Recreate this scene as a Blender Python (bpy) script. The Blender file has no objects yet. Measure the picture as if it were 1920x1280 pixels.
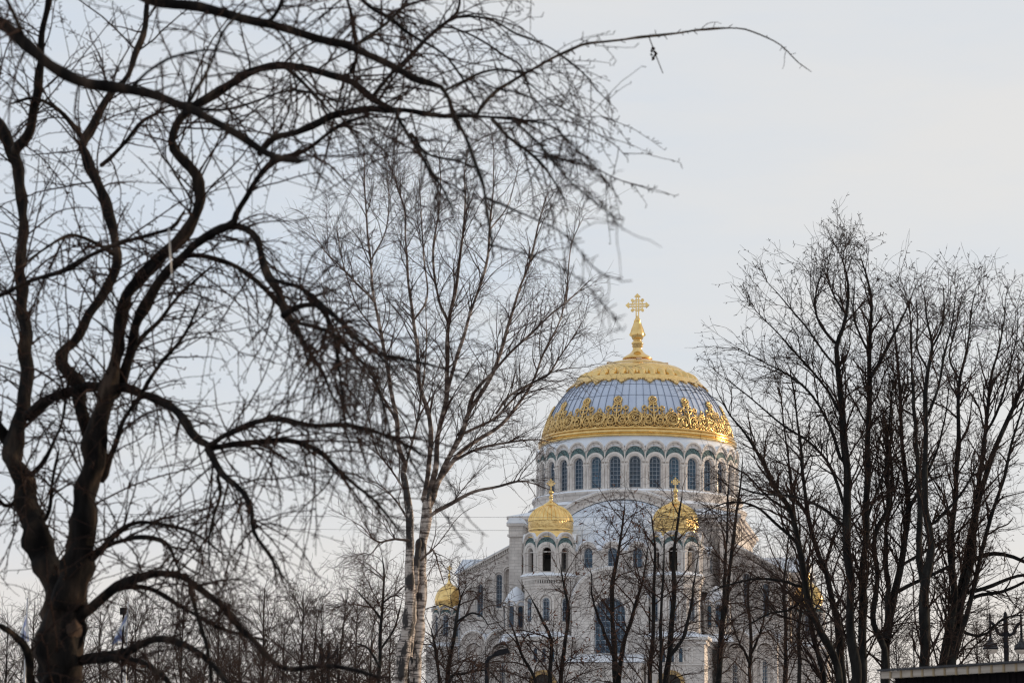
import bpy, math, random
import numpy as np
from mathutils import Vector, Matrix

random.seed(7)
RNG = np.random.default_rng(11)
SC = bpy.context.scene
COL = SC.collection

# ------------------------------------------------------------------ camera
PITCH, ROLL, LENS = 10.44, 0.6, 85.0
EYE = np.array([0.0, 0.0, 1.7])
cam_data = bpy.data.cameras.new('camera')
cam_data.lens = LENS
cam_data.sensor_width = 36.0
cam_data.clip_start = 0.1
cam_data.clip_end = 9000.0
cam_data.dof.use_dof = True
cam_data.dof.focus_distance = 130.0
cam_data.dof.aperture_fstop = 5.0
cam = bpy.data.objects.new('camera', cam_data)
COL.objects.link(cam)
CAM_M = Matrix.Rotation(math.radians(90 + PITCH), 3, 'X') @ Matrix.Rotation(math.radians(ROLL), 3, 'Z')
cam.matrix_world = Matrix.Translation(EYE.tolist()) @ CAM_M.to_4x4()
SC.camera = cam
CM = np.array(CAM_M)
FPX = LENS / 36.0 * 1920.0

# ------------------------------------------------------------------ sky and sun
SUN_EL, SUN_AZ = 9.0, 24.0            # azimuth measured from +X towards +Y (the sun is to the right, a little behind the scene)
sv = Vector((math.cos(math.radians(SUN_AZ)) * math.cos(math.radians(SUN_EL)),
             math.sin(math.radians(SUN_AZ)) * math.cos(math.radians(SUN_EL)), math.sin(math.radians(SUN_EL))))
world = bpy.data.worlds.new('World')
SC.world = world
world.use_nodes = True
wn, wl = world.node_tree.nodes, world.node_tree.links
wn.clear()


def nn(nodes, kind, **kw):
    n = nodes.new(kind)
    for k, v in kw.items():
        setattr(n, k, v)
    return n


def build_world():
    out = nn(wn, 'ShaderNodeOutputWorld')
    bg = nn(wn, 'ShaderNodeBackground')
    bg.inputs['Strength'].default_value = 0.1
    sky = nn(wn, 'ShaderNodeTexSky', sky_type='NISHITA', sun_disc=False)
    sky.sun_elevation = math.radians(SUN_EL)
    sky.sun_rotation = math.radians(90.0 - SUN_AZ)
    sky.dust_density = 2.0
    tc = nn(wn, 'ShaderNodeTexCoord')
    sep = nn(wn, 'ShaderNodeSeparateXYZ')
    wl.new(tc.outputs['Generated'], sep.inputs[0])
    mp = nn(wn, 'ShaderNodeMapping')
    mp.inputs['Scale'].default_value = (2.2, 2.2, 9.0)
    mp.inputs['Location'].default_value = (0.35, 0.2, 0.1)
    wl.new(tc.outputs['Generated'], mp.inputs[0])
    no = nn(wn, 'ShaderNodeTexNoise')
    no.inputs['Scale'].default_value = 1.7
    no.inputs['Detail'].default_value = 7.0
    no.inputs['Roughness'].default_value = 0.6
    wl.new(mp.outputs[0], no.inputs['Vector'])
    # thin cloud veil: bluish where it is thin, grey-white where it is thick, brighter and warmer towards the sun
    dot = nn(wn, 'ShaderNodeVectorMath', operation='DOT_PRODUCT')
    dot.inputs[1].default_value = sv
    wl.new(tc.outputs['Generated'], dot.inputs[0])
    mr = nn(wn, 'ShaderNodeMapRange')
    mr.inputs['From Min'].default_value = 0.15
    mr.inputs['From Max'].default_value = 0.72
    wl.new(dot.outputs['Value'], mr.inputs['Value'])
    add = nn(wn, 'ShaderNodeMath', operation='MULTIPLY_ADD')
    add.inputs[1].default_value = 1.5
    wl.new(no.outputs['Fac'], add.inputs[0])
    sub = nn(wn, 'ShaderNodeMath', operation='MULTIPLY_ADD')
    sub.inputs[1].default_value = 0.6
    sub.inputs[2].default_value = -0.60
    wl.new(mr.outputs[0], sub.inputs[0])
    wl.new(sub.outputs[0], add.inputs[2])
    ramp = nn(wn, 'ShaderNodeValToRGB')
    e = ramp.color_ramp.elements
    e[0].position, e[0].color = 0.18, (7.2, 7.85, 8.75, 1)
    e[1].position, e[1].color = 0.78, (8.5, 8.4, 8.3, 1)
    m = e.new(0.45)
    m.color = (7.9, 8.15, 8.5, 1)
    wl.new(add.outputs[0], ramp.inputs[0])
    hz = nn(wn, 'ShaderNodeMapRange', interpolation_type='SMOOTHSTEP')
    hz.inputs['From Min'].default_value = 0.16
    hz.inputs['From Max'].default_value = 0.03
    wl.new(sep.outputs['Z'], hz.inputs['Value'])
    hm = nn(wn, 'ShaderNodeMath', operation='MULTIPLY')
    hm.inputs[1].default_value = 0.75
    wl.new(hz.outputs[0], hm.inputs[0])
    mh = nn(wn, 'ShaderNodeMixRGB')
    wl.new(hm.outputs[0], mh.inputs['Fac'])
    wl.new(ramp.outputs[0], mh.inputs['Color1'])
    mh.inputs['Color2'].default_value = (9.3, 8.55, 7.95, 1)
    mx = nn(wn, 'ShaderNodeMixRGB')
    mx.inputs['Fac'].default_value = 0.88
    wl.new(sky.outputs[0], mx.inputs['Color1'])
    wl.new(mh.outputs[0], mx.inputs['Color2'])
    wl.new(mx.outputs[0], bg.inputs['Color'])
    wl.new(bg.outputs[0], out.inputs['Surface'])


build_world()
sun_data = bpy.data.lights.new('sun', 'SUN')
sun_data.energy = 3.3
sun_data.angle = math.radians(1.0)
sun_data.color = (1.0, 0.74, 0.48)
sun = bpy.data.objects.new('sun', sun_data)
COL.objects.link(sun)
sun.rotation_euler = sv.to_track_quat('Z', 'Y').to_euler()
SC.view_settings.view_transform = 'Standard'
SC.view_settings.look = 'None'
SC.view_settings.exposure = 0.0
SC.view_settings.gamma = 1.0
SC.render.engine = 'CYCLES'
SC.cycles.use_denoising = True
SC.cycles.max_bounces = 5
SC.cycles.pixel_filter_type = 'BLACKMAN_HARRIS'
SC.cycles.filter_width = 1.3


# ------------------------------------------------------------------ helpers
def ray(px, py):
    return CM @ np.array([(px - 960.0) / FPX, (640.0 - py) / FPX, -1.0])


def at(px, py, Y):
    d = ray(px, py)
    return EYE + d * (Y / d[1])


def tag(o, label=None, cat=None, group=None, kind=None):
    if label:
        o['label'] = label
    if cat:
        o['category'] = cat
    if group:
        o['group'] = group
    if kind:
        o['kind'] = kind
    return o


def empty(name, loc=(0, 0, 0), rz=0.0, parent=None):
    o = bpy.data.objects.new(name, None)
    o.location = Vector([float(v) for v in loc])
    o.rotation_euler = (0, 0, rz)
    o.parent = parent
    o.empty_display_size = 0.3
    COL.objects.link(o)
    return o


def link_mesh(name, me, parent=None, loc=(0, 0, 0), rz=0.0):
    o = bpy.data.objects.new(name, me)
    o.location = loc
    o.rotation_euler = (0, 0, rz)
    o.parent = parent
    COL.objects.link(o)
    return o


def np_mesh(name, V, Q, mat, smooth=True):
    """V (n,3) float array, Q (m,k) int array of equal-sided faces."""
    me = bpy.data.meshes.new(name)
    n, (m, k) = len(V), Q.shape
    me.vertices.add(n)
    me.vertices.foreach_set('co', np.ascontiguousarray(V, dtype=np.float32).ravel())
    me.loops.add(m * k)
    me.loops.foreach_set('vertex_index', np.ascontiguousarray(Q, dtype=np.int32).ravel())
    me.polygons.add(m)
    me.polygons.foreach_set('loop_start', np.arange(0, m * k, k, dtype=np.int32))
    me.polygons.foreach_set('use_smooth', np.full(m, smooth, dtype=bool))
    me.update(calc_edges=True)
    me.materials.append(mat)
    return me


class MB:
    def __init__(s):
        s.v, s.f, s.sm = [], [], []

    def add(s, vs, fs, smooth=False):
        b = len(s.v)
        s.v += [tuple(float(c) for c in v) for v in vs]
        for f in fs:
            s.f.append([i + b for i in f])
            s.sm.append(smooth)

    def box(s, x0, x1, y0, y1, z0, z1):
        vs = [(x, y, z) for z in (z0, z1) for y in (y0, y1) for x in (x0, x1)]
        s.add(vs, [(0, 2, 3, 1), (4, 5, 7, 6), (0, 1, 5, 4), (2, 6, 7, 3), (0, 4, 6, 2), (1, 3, 7, 5)])

    def prism(s, poly, y0, y1):
        """poly: list of (x,z) counter-clockwise seen from -y; extruded from y0 (front) to y1."""
        n = len(poly)
        vs = [(x, y0, z) for x, z in poly] + [(x, y1, z) for x, z in poly]
        fs = [list(range(n)), list(range(2 * n - 1, n - 1, -1))]
        fs += [(i, i + n, (i + 1) % n + n, (i + 1) % n) for i in range(n)]
        s.add(vs, fs)

    def lathe(s, prof, n=48, cx=0, cy=0, a0=0.0, a1=2 * math.pi, smooth=True):
        full = abs(a1 - a0 - 2 * math.pi) < 1e-6
        m = n if full else n + 1
        vs = []
        for i in range(m):
            a = a0 + (a1 - a0) * i / n
            c, sn = math.cos(a), math.sin(a)
            vs += [(cx + r * c, cy + r * sn, z) for r, z in prof]
        k = len(prof)
        fs = []
        for i in range(n):
            j = (i + 1) % m
            for q in range(k - 1):
                fs.append((i * k + q, j * k + q, j * k + q + 1, i * k + q + 1))
        s.add(vs, fs, smooth)

    def tube(s, pts, rad, sides=6, closed=False):
        P = [Vector(p) for p in pts]
        n = len(P)
        rr = rad if hasattr(rad, '__len__') else [rad] * n
        vs = []
        for i, p in enumerate(P):
            t = (P[(i + 1) % n] - P[i - 1]) if closed else (P[min(i + 1, n - 1)] - P[max(i - 1, 0)])
            t.normalize()
            ref = Vector((0, 1, 0)) if abs(t.y) < 0.8 else Vector((1, 0, 0))
            a = t.cross(ref).normalized()
            b = t.cross(a)
            for k in range(sides):
                w = 2 * math.pi * k / sides
                vs.append(p + (a * math.cos(w) + b * math.sin(w)) * rr[i])
        fs = []
        for i in range(n if closed else n - 1):
            j = (i + 1) % n
            for k in range(sides):
                l = (k + 1) % sides
                fs.append((i * sides + k, j * sides + k, j * sides + l, i * sides + l))
        if not closed:
            fs.append(list(range(sides)))
            fs.append([(n - 1) * sides + k for k in range(sides - 1, -1, -1)])
        s.add(vs, fs, True)

    def arc(s, cx, zc, r0, r1, y0, y1, a0=0.0, a1=math.pi, n=14):
        """solid ring segment in the x-z plane, front at y0, back at y1."""
        vs, fs = [], []
        for i in range(n + 1):
            a = a0 + (a1 - a0) * i / n
            c, sn = math.cos(a), math.sin(a)
            for r in (r0, r1):
                for y in (y0, y1):
                    vs.append((cx + r * c, y, zc + r * sn))
        for i in range(n):
            b, d = i * 4, i * 4 + 4
            fs += [(b, b + 2, d + 2, d), (b + 1, d + 1, d + 3, b + 3), (b + 2, b + 3, d + 3, d + 2), (b, d, d + 1, b + 1)]
        fs += [(0, 1, 3, 2), (n * 4, n * 4 + 2, n * 4 + 3, n * 4 + 1)]
        s.add(vs, fs)

    def arch_wall(s, x0, x1, z0, ztop, cx, r, zb, zc, yf, depth, n=12):
        """flat wall x0..x1 from z0 up to ztop(x) with an arched opening (half-width r, sill zb, spring zc) and its reveal."""
        zt = ztop if callable(ztop) else (lambda x: ztop)
        ins = [(cx - r, zb), (cx - r, zc)] + [(cx - r * math.cos(math.pi * i / n), zc + r * math.sin(math.pi * i / n)) for i in range(1, n)] + [(cx + r, zc), (cx + r, zb)]
        out = [(x0, zb), (x0, zc)] + [(x0 + (x1 - x0) * i / n, zt(x0 + (x1 - x0) * i / n)) for i in range(0, n + 1)][1:-1] + [(x1, zc), (x1, zb)]
        m = len(ins)
        # corners of the top
        vs = [(x, yf, z) for x, z in ins] + [(x, yf, z) for x, z in out] + [(x, yf + depth, z) for x, z in ins]
        fs = []
        for i in range(m - 1):
            fs.append((i, m + i, m + i + 1, i + 1))
            fs.append((i, i + 1, 2 * m + i + 1, 2 * m + i))
        fs.append((0, 2 * m, 3 * m - 1, m - 1))
        s.add(vs, fs)
        # fill the two top corners and the strip below the sill
        k = 1
        s.add([(x0, yf, zc), (x0, yf, zt(x0)), (out[2][0], yf, out[2][1])], [(0, 1, 2)])
        s.add([(x1, yf, zc), (x1, yf, zt(x1)), (out[-3][0], yf, out[-3][1])], [(0, 2, 1)])
        if z0 < zb:
            s.add([(x0, yf, z0), (x1, yf, z0), (x1, yf, zb), (cx + r, yf, zb), (cx - r, yf, zb), (x0, yf, zb)], [(0, 1, 2, 3, 4, 5)])

    def pane(s, cx, r, zb, zc, y, n=12):
        p = [(cx - r, zb), (cx + r, zb)] + [(cx + r * math.cos(math.pi * i / n), zc + r * math.sin(math.pi * i / n)) for i in range(n + 1)]
        s.prism(p, y, y + 0.05)

    def muntins(s, cx, r, zb, zc, y, w=0.045, cols=3, dz=0.55):
        y0, y1 = y - 0.06, y - 0.005
        s.arc(cx, zc, r - 2.2 * w, r, y0, y1, n=12)
        s.box(cx - r, cx - r + 2.2 * w, y0, y1, zb, zc)
        s.box(cx + r - 2.2 * w, cx + r, y0, y1, zb, zc)
        for i in range(1, cols):
            x = cx - r + 2 * r * i / cols
            h = math.sqrt(max(r * r - (x - cx) ** 2, 0)) - w
            s.box(x - w / 2, x + w / 2, y0 + .01, y1, zb, zc + h)
        z = zb + 0.05
        while z < zc + 0.02:
            s.box(cx - r, cx + r, y0 + .015, y1, z, z + w)
            z += dz
        s.arc(cx, zc, r * 0.45, r * 0.45 + w, y0 + .005, y1, n=8)

    def mesh(s, name, mat):
        me = bpy.data.meshes.new(name)
        me.from_pydata(s.v, [], s.f)
        me.polygons.foreach_set('use_smooth', s.sm)
        me.materials.append(mat)
        me.update()
        return me

    def build(s, name, mat, parent=None, loc=(0, 0, 0), rz=0.0):
        return link_mesh(name, s.mesh(name, mat), parent, loc, rz)


# ------------------------------------------------------------------ materials
def mat_base(name):
    m = bpy.data.materials.new(name)
    m.use_nodes = True
    nt = m.node_tree
    return m, nt.nodes, nt.links, nt.nodes['Principled BSDF']


def noise(nodes, links, scale, detail=3.0, rough=0.5, coord='Object', stretch=None):
    tc = nodes.new('ShaderNodeTexCoord')
    no = nodes.new('ShaderNodeTexNoise')
    no.inputs['Scale'].default_value = scale
    no.inputs['Detail'].default_value = detail
    no.inputs['Roughness'].default_value = rough
    if stretch:
        mp = nodes.new('ShaderNodeMapping')
        mp.inputs['Scale'].default_value = stretch
        links.new(tc.outputs[coord], mp.inputs[0])
        links.new(mp.outputs[0], no.inputs['Vector'])
    else:
        links.new(tc.outputs[coord], no.inputs['Vector'])
    return no


def ramp(nodes, links, src, stops):
    r = nodes.new('ShaderNodeValToRGB')
    el = r.color_ramp.elements
    el[0].position, el[0].color = stops[0][0], (*stops[0][1], 1)
    el[1].position, el[1].color = stops[-1][0], (*stops[-1][1], 1)
    for p, c in stops[1:-1]:
        q = el.new(p)
        q.color = (*c, 1)
    links.new(src, r.inputs[0])
    return r


def bump(nodes, links, src, b, strength, dist=0.05):
    bp = nodes.new('ShaderNodeBump')
    bp.inputs['Strength'].default_value = strength
    bp.inputs['Distance'].default_value = dist
    links.new(src, bp.inputs['Height'])
    links.new(bp.outputs[0], b.inputs['Normal'])


def simple(name, stops, scale=3.0, rough=0.6, metal=0.0, bstr=0.0, bdist=0.05, detail=4.0, stretch=None, spec=None, bscale=None):
    m, n, l, b = mat_base(name)
    no = noise(n, l, scale, detail, 0.55, stretch=stretch)
    r = ramp(n, l, no.outputs['Fac'], stops)
    l.new(r.outputs[0], b.inputs['Base Color'])
    b.inputs['Roughness'].default_value = rough
    b.inputs['Metallic'].default_value = metal
    if spec is not None:
        b.inputs['Specular IOR Level'].default_value = spec
    if bstr:
        src = no if bscale is None else noise(n, l, bscale, 4.0, 0.6, stretch=stretch)
        bump(n, l, src.outputs['Fac'], b, bstr, bdist)
    return m


def stone_mat(name, c1, c2, mortar, bw=0.95, bh=0.42):
    m, n, l, b = mat_base(name)
    tc = n.new('ShaderNodeTexCoord')
    sp = n.new('ShaderNodeSeparateXYZ')
    l.new(tc.outputs['Object'], sp.inputs[0])
    ad = n.new('ShaderNodeMath')
    l.new(sp.outputs['X'], ad.inputs[0])
    l.new(sp.outputs['Y'], ad.inputs[1])
    cb = n.new('ShaderNodeCombineXYZ')
    l.new(ad.outputs[0], cb.inputs['X'])
    l.new(sp.outputs['Z'], cb.inputs['Y'])
    br = n.new('ShaderNodeTexBrick')
    br.inputs['Scale'].default_value = 1.0
    br.inputs['Brick Width'].default_value = bw
    br.inputs['Row Height'].default_value = bh
    br.inputs['Mortar Size'].default_value = 0.03
    br.inputs['Mortar Smooth'].default_value = 0.4
    br.inputs['Color1'].default_value = (*c1, 1)
    br.inputs['Color2'].default_value = (*c2, 1)
    br.inputs['Mortar'].default_value = (*mortar, 1)
    l.new(cb.outputs[0], br.inputs['Vector'])
    no = noise(n, l, 0.55, 6.0, 0.62)
    r = ramp(n, l, no.outputs['Fac'], [(0.3, (0.72, 0.70, 0.69)), (0.65, (1, 1, 1))])
    mu = n.new('ShaderNodeMixRGB')
    mu.blend_type = 'MULTIPLY'
    mu.inputs['Fac'].default_value = 1.0
    l.new(br.outputs['Color'], mu.inputs['Color1'])
    l.new(r.outputs[0], mu.inputs['Color2'])
    l.new(mu.outputs[0], b.inputs['Base Color'])
    b.inputs['Roughness'].default_value = 0.85
    bump(n, l, br.outputs['Fac'], b, -0.5, 0.03)
    return m


def frieze_mat(name, c1, c2, scale):
    m, n, l, b = mat_base(name)
    tc = n.new('ShaderNodeTexCoord')
    vo = n.new('ShaderNodeTexVoronoi')
    vo.inputs['Scale'].default_value = scale
    l.new(tc.outputs['Object'], vo.inputs['Vector'])
    r = ramp(n, l, vo.outputs['Distance'], [(0.15, c1), (0.55, c2)])
    l.new(r.outputs[0], b.inputs['Base Color'])
    b.inputs['Roughness'].default_value = 0.8
    bump(n, l, vo.outputs['Distance'], b, 0.7, 0.06)
    return m


M = {}
M['stone'] = stone_mat('pale_stone', (0.76, 0.71, 0.665), (0.67, 0.625, 0.585), (0.50, 0.46, 0.43))
M['trim'] = simple('stone_trim', [(0.3, (0.55, 0.51, 0.475)), (0.7, (0.77, 0.72, 0.675))], 1.6, 0.8, bstr=0.25, bdist=0.03)
M['frieze'] = frieze_mat('carved_frieze', (0.30, 0.26, 0.24), (0.64, 0.59, 0.55), 2.6)
M['mosaic'] = frieze_mat('teal_mosaic', (0.02, 0.04, 0.045), (0.12, 0.19, 0.19), 3.5)
M['snow'] = simple('snow', [(0.3, (0.74, 0.77, 0.83)), (0.7, (0.86, 0.88, 0.92))], 0.8, 0.75, bstr=0.3, bdist=0.08)
M['ground'] = simple('patchy_winter_ground', [(0.42, (0.11, 0.10, 0.095)), (0.50, (0.30, 0.30, 0.31)), (0.58, (0.72, 0.74, 0.78))], 0.05, 0.85, detail=8.0, bstr=0.3, bdist=0.1)
M['roof'] = simple('pale_metal_roof', [(0.3, (0.62, 0.67, 0.75)), (0.7, (0.78, 0.81, 0.86))], 0.35, 0.45, bstr=0.05)
M['dome'] = simple('blue_grey_dome_metal', [(0.3, (0.46, 0.52, 0.65)), (0.7, (0.55, 0.61, 0.72))], 0.45, 0.42, metal=0.25, bstr=0.08, stretch=(1, 1, 0.6))
M['seam'] = simple('dark_seam', [(0.3, (0.17, 0.20, 0.26)), (0.7, (0.22, 0.25, 0.32))], 3.0, 0.6)
M['roof_seam'] = simple('roof_seam_metal', [(0.3, (0.54, 0.59, 0.67)), (0.7, (0.60, 0.65, 0.72))], 3.0, 0.6)
M['gold'] = simple('gilded_metal', [(0.3, (0.70, 0.46, 0.17)), (0.7, (0.92, 0.66, 0.29))], 1.3, 0.2, metal=1.0, bstr=0.12, bdist=0.05)
M['gold_relief'] = simple('gilded_relief', [(0.3, (0.60, 0.38, 0.14)), (0.7, (0.93, 0.67, 0.30))], 2.2, 0.22, metal=1.0, bstr=0.9, bdist=0.25, bscale=3.5)
M['gold_dark'] = simple('dark_gilding', [(0.35, (0.20, 0.16, 0.13)), (0.6, (0.62, 0.40, 0.15))], 2.6, 0.35, metal=0.9, bstr=1.0, bdist=0.3, bscale=3.0)  # darker gilding, mottled brown and gold, with strong relief
M['gold_pale'] = simple('gilded_pale_cap', [(0.3, (0.74, 0.52, 0.33)), (0.7, (0.88, 0.66, 0.44))], 1.4, 0.42, metal=0.85, bstr=0.15)
M['glass'] = simple('dark_blue_glass', [(0.3, (0.012, 0.03, 0.05)), (0.7, (0.03, 0.065, 0.10))], 1.1, 0.12, bstr=0.12, bdist=0.03)
M['muntin'] = simple('window_lead', [(0.3, (0.26, 0.30, 0.35)), (0.7, (0.36, 0.40, 0.45))], 3.0, 0.6)
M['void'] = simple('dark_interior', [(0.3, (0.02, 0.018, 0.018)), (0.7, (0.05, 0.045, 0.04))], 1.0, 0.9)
M['black_metal'] = simple('black_painted_metal', [(0.3, (0.010, 0.010, 0.012)), (0.7, (0.018, 0.018, 0.021))], 5.0, 0.75, spec=0.15)
M['ornate_black'] = frieze_mat('pierced_black_metal', (0.008, 0.008, 0.010), (0.035, 0.035, 0.04), 9.0)
M['frosted'] = simple('frosted_lamp_glass', [(0.3, (0.58, 0.50, 0.42)), (0.7, (0.68, 0.60, 0.52))], 4.0, 0.35)
M['pale_pole'] = simple('pale_pole_metal', [(0.3, (0.38, 0.38, 0.39)), (0.7, (0.55, 0.55, 0.56))], 3.0, 0.4, metal=0.4)
M['wood'] = simple('weathered_board', [(0.25, (0.30, 0.25, 0.20)), (0.75, (0.52, 0.46, 0.40))], 6.0, 0.8, bstr=0.4, bdist=0.01, stretch=(0.3, 4, 6))
M['batten'] = simple('brown_batten', [(0.25, (0.24, 0.17, 0.09)), (0.75, (0.36, 0.27, 0.16))], 6.0, 0.8)
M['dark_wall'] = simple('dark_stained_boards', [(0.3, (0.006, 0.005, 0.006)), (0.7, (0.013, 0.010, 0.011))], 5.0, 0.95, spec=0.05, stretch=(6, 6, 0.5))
M['felt'] = simple('roofing_felt', [(0.3, (0.02, 0.02, 0.022)), (0.7, (0.05, 0.05, 0.055))], 8.0, 0.9)
M['wire'] = simple('cable_rubber', [(0.3, (0.10, 0.10, 0.11)), (0.7, (0.16, 0.16, 0.17))], 5.0, 0.7)
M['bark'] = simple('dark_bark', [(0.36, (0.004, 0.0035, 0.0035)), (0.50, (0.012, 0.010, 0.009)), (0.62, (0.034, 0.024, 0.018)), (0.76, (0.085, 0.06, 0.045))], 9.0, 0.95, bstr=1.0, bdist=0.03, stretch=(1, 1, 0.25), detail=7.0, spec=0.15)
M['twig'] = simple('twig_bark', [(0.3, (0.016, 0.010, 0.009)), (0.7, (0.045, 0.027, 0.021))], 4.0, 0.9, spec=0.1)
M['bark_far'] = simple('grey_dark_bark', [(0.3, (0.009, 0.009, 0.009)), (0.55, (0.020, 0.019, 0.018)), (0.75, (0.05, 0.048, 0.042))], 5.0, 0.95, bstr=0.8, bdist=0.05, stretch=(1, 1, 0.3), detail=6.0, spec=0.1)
M['twig_far'] = simple('far_twig_bark', [(0.3, (0.018, 0.012, 0.010)), (0.7, (0.050, 0.032, 0.026))], 2.0, 0.9, spec=0.1)
M['twig_mid'] = simple('brown_twig_bark', [(0.3, (0.030, 0.018, 0.014)), (0.7, (0.075, 0.046, 0.036))], 2.0, 0.9, spec=0.1)
M['birch_twig'] = simple('birch_twig_bark', [(0.3, (0.035, 0.022, 0.018)), (0.7, (0.075, 0.045, 0.035))], 2.0, 0.9, spec=0.1)
M['scar'] = simple('bare_scar_wood', [(0.35, (0.012, 0.008, 0.006)), (0.7, (0.09, 0.05, 0.03))], 9.0, 0.9, bstr=0.6, bdist=0.03, stretch=(1, 1, 0.35))
M['ribbon'] = simple('pale_ribbon', [(0.3, (0.30, 0.29, 0.28)), (0.7, (0.42, 0.40, 0.38))], 9.0, 0.6)


def birch_mat():
    m, n, l, b = mat_base('birch_bark')
    no = noise(n, l, 2.2, 5.0, 0.6, stretch=(1.3, 1.3, 9.0))
    r = ramp(n, l, no.outputs['Fac'], [(0.36, (0.02, 0.018, 0.018)), (0.43, (0.16, 0.13, 0.115)), (0.50, (0.40, 0.345, 0.305)), (0.72, (0.58, 0.52, 0.47))])
    # old rough dark bark low on the stems
    no2 = noise(n, l, 1.3, 5.0, 0.65, stretch=(2.2, 2.2, 0.9))
    r2 = ramp(n, l, no2.outputs['Fac'], [(0.50, (0, 0, 0)), (0.54, (1, 1, 1))])
    mx = n.new('ShaderNodeMixRGB')
    l.new(r2.outputs[0], mx.inputs['Fac'])
    l.new(r.outputs[0], mx.inputs['Color1'])
    mx.inputs['Color2'].default_value = (0.03, 0.026, 0.025, 1)
    l.new(mx.outputs[0], b.inputs['Base Color'])
    b.inputs['Roughness'].default_value = 0.8
    bump(n, l, no2.outputs['Fac'], b, 0.5, 0.04)
    return m


def birch_limb_mat():
    m, n, l, b = mat_base('birch_limb_bark')
    no = noise(n, l, 1.6, 5.0, 0.6, stretch=(1, 1, 3.0))
    r = ramp(n, l, no.outputs['Fac'], [(0.40, (0.035, 0.025, 0.021)), (0.52, (0.14, 0.10, 0.08)), (0.64, (0.42, 0.345, 0.29))])
    l.new(r.outputs[0], b.inputs['Base Color'])
    b.inputs['Roughness'].default_value = 0.8
    return m




def vary_glass():
    """each pane its own tone and polish, as old glass has."""
    m = M['glass']
    n, l = m.node_tree.nodes, m.node_tree.links
    b = n['Principled BSDF']
    src = b.inputs['Base Color'].links[0].from_socket
    oi = n.new('ShaderNodeObjectInfo')
    r = ramp(n, l, oi.outputs['Random'], [(0.0, (0.5, 0.55, 0.6)), (0.6, (1.0, 1.1, 1.2)), (1.0, (2.2, 2.2, 2.1))])
    mu = n.new('ShaderNodeMixRGB')
    mu.blend_type = 'MULTIPLY'
    mu.inputs['Fac'].default_value = 1.0
    l.new(src, mu.inputs['Color1'])
    l.new(r.outputs[0], mu.inputs['Color2'])
    l.new(mu.outputs[0], b.inputs['Base Color'])
    mr = n.new('ShaderNodeMapRange')
    mr.inputs['To Min'].default_value = 0.08
    mr.inputs['To Max'].default_value = 0.4
    l.new(oi.outputs['Random'], mr.inputs['Value'])
    l.new(mr.outputs[0], b.inputs['Roughness'])


vary_glass()
M['birch'] = birch_mat()
M['birch_limb'] = birch_limb_mat()


def flag_mat():
    m, n, l, b = mat_base('white_blue_flag_cloth')
    tc = n.new('ShaderNodeTexCoord')
    sp = n.new('ShaderNodeSeparateXYZ')
    l.new(tc.outputs['UV'], sp.inputs[0])

    def band(op_add):
        # |u - v| or |u + v - 1| below a width: the two arms of a diagonal cross
        a = n.new('ShaderNodeMath')
        a.operation = 'ADD' if op_add else 'SUBTRACT'
        l.new(sp.outputs['X'], a.inputs[0])
        l.new(sp.outputs['Y'], a.inputs[1])
        s2 = n.new('ShaderNodeMath')
        s2.operation = 'SUBTRACT'
        s2.inputs[1].default_value = 1.0 if op_add else 0.0
        l.new(a.outputs[0], s2.inputs[0])
        ab = n.new('ShaderNodeMath')
        ab.operation = 'ABSOLUTE'
        l.new(s2.outputs[0], ab.inputs[0])
        lt = n.new('ShaderNodeMath')
        lt.operation = 'LESS_THAN'
        lt.inputs[1].default_value = 0.16
        l.new(ab.outputs[0], lt.inputs[0])
        return lt
    mxm = n.new('ShaderNodeMath')
    mxm.operation = 'MAXIMUM'
    l.new(band(True).outputs[0], mxm.inputs[0])
    l.new(band(False).outputs[0], mxm.inputs[1])
    mx = n.new('ShaderNodeMixRGB')
    l.new(mxm.outputs[0], mx.inputs['Fac'])
    mx.inputs['Color1'].default_value = (0.62, 0.64, 0.68, 1)
    mx.inputs['Color2'].default_value = (0.24, 0.29, 0.48, 1)
    l.new(mx.outputs[0], b.inputs['Base Color'])
    b.inputs['Roughness'].default_value = 0.8
    return m


M['flag'] = flag_mat()

# ------------------------------------------------------------------ ground
def build_ground():
    n = 60
    xs = np.concatenate([-np.geomspace(4000, 20, n // 2), np.geomspace(20, 4000, n // 2)])
    X, Y = np.meshgrid(xs, xs + 200)
    Z = -0.02 + 0.0 * X
    V = np.stack([X.ravel(), Y.ravel(), Z.ravel()], 1)
    i = np.arange(n * n).reshape(n, n)
    Q = np.stack([i[:-1, :-1].ravel(), i[:-1, 1:].ravel(), i[1:, 1:].ravel(), i[1:, :-1].ravel()], 1)
    g = link_mesh('ground', np_mesh('ground', V, Q, M['ground']))
    tag(g, kind='structure')


build_ground()

# ------------------------------------------------------------------ cathedral
CTH = math.radians(-10.0)
cpos = at(1195, 858, 338.0)
CAT = empty('cathedral', (cpos[0], cpos[1], 0.0), CTH)
tag(CAT, 'huge white stone cathedral with blue and gold dome behind the bare trees', 'cathedral')


def lp(px, py, yl):
    """local (x, z) of the cathedral where the line of sight through a picture point meets the plane y = yl."""
    c, s = math.cos(CTH), math.sin(CTH)
    d = ray(px, py)
    o = EYE - np.array([cpos[0], cpos[1], 0])
    rot = lambda v: (c * v[0] + s * v[1], -s * v[0] + c * v[1], v[2])
    o, d = rot(o), rot(d)
    k = (yl - o[1]) / d[1]
    return o[0] + d[0] * k, o[2] + d[2] * k


PI = math.pi
DC, DR = 47.5, 13.5      # centre height and radius of the main dome


def sph(phi, off=0.0):
    """profile point on the dome at polar angle phi (degrees from the top), pushed out by off."""
    a = math.radians(phi)
    return ((DR + off) * math.sin(a), DC + (DR + off) * math.cos(a))


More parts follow.
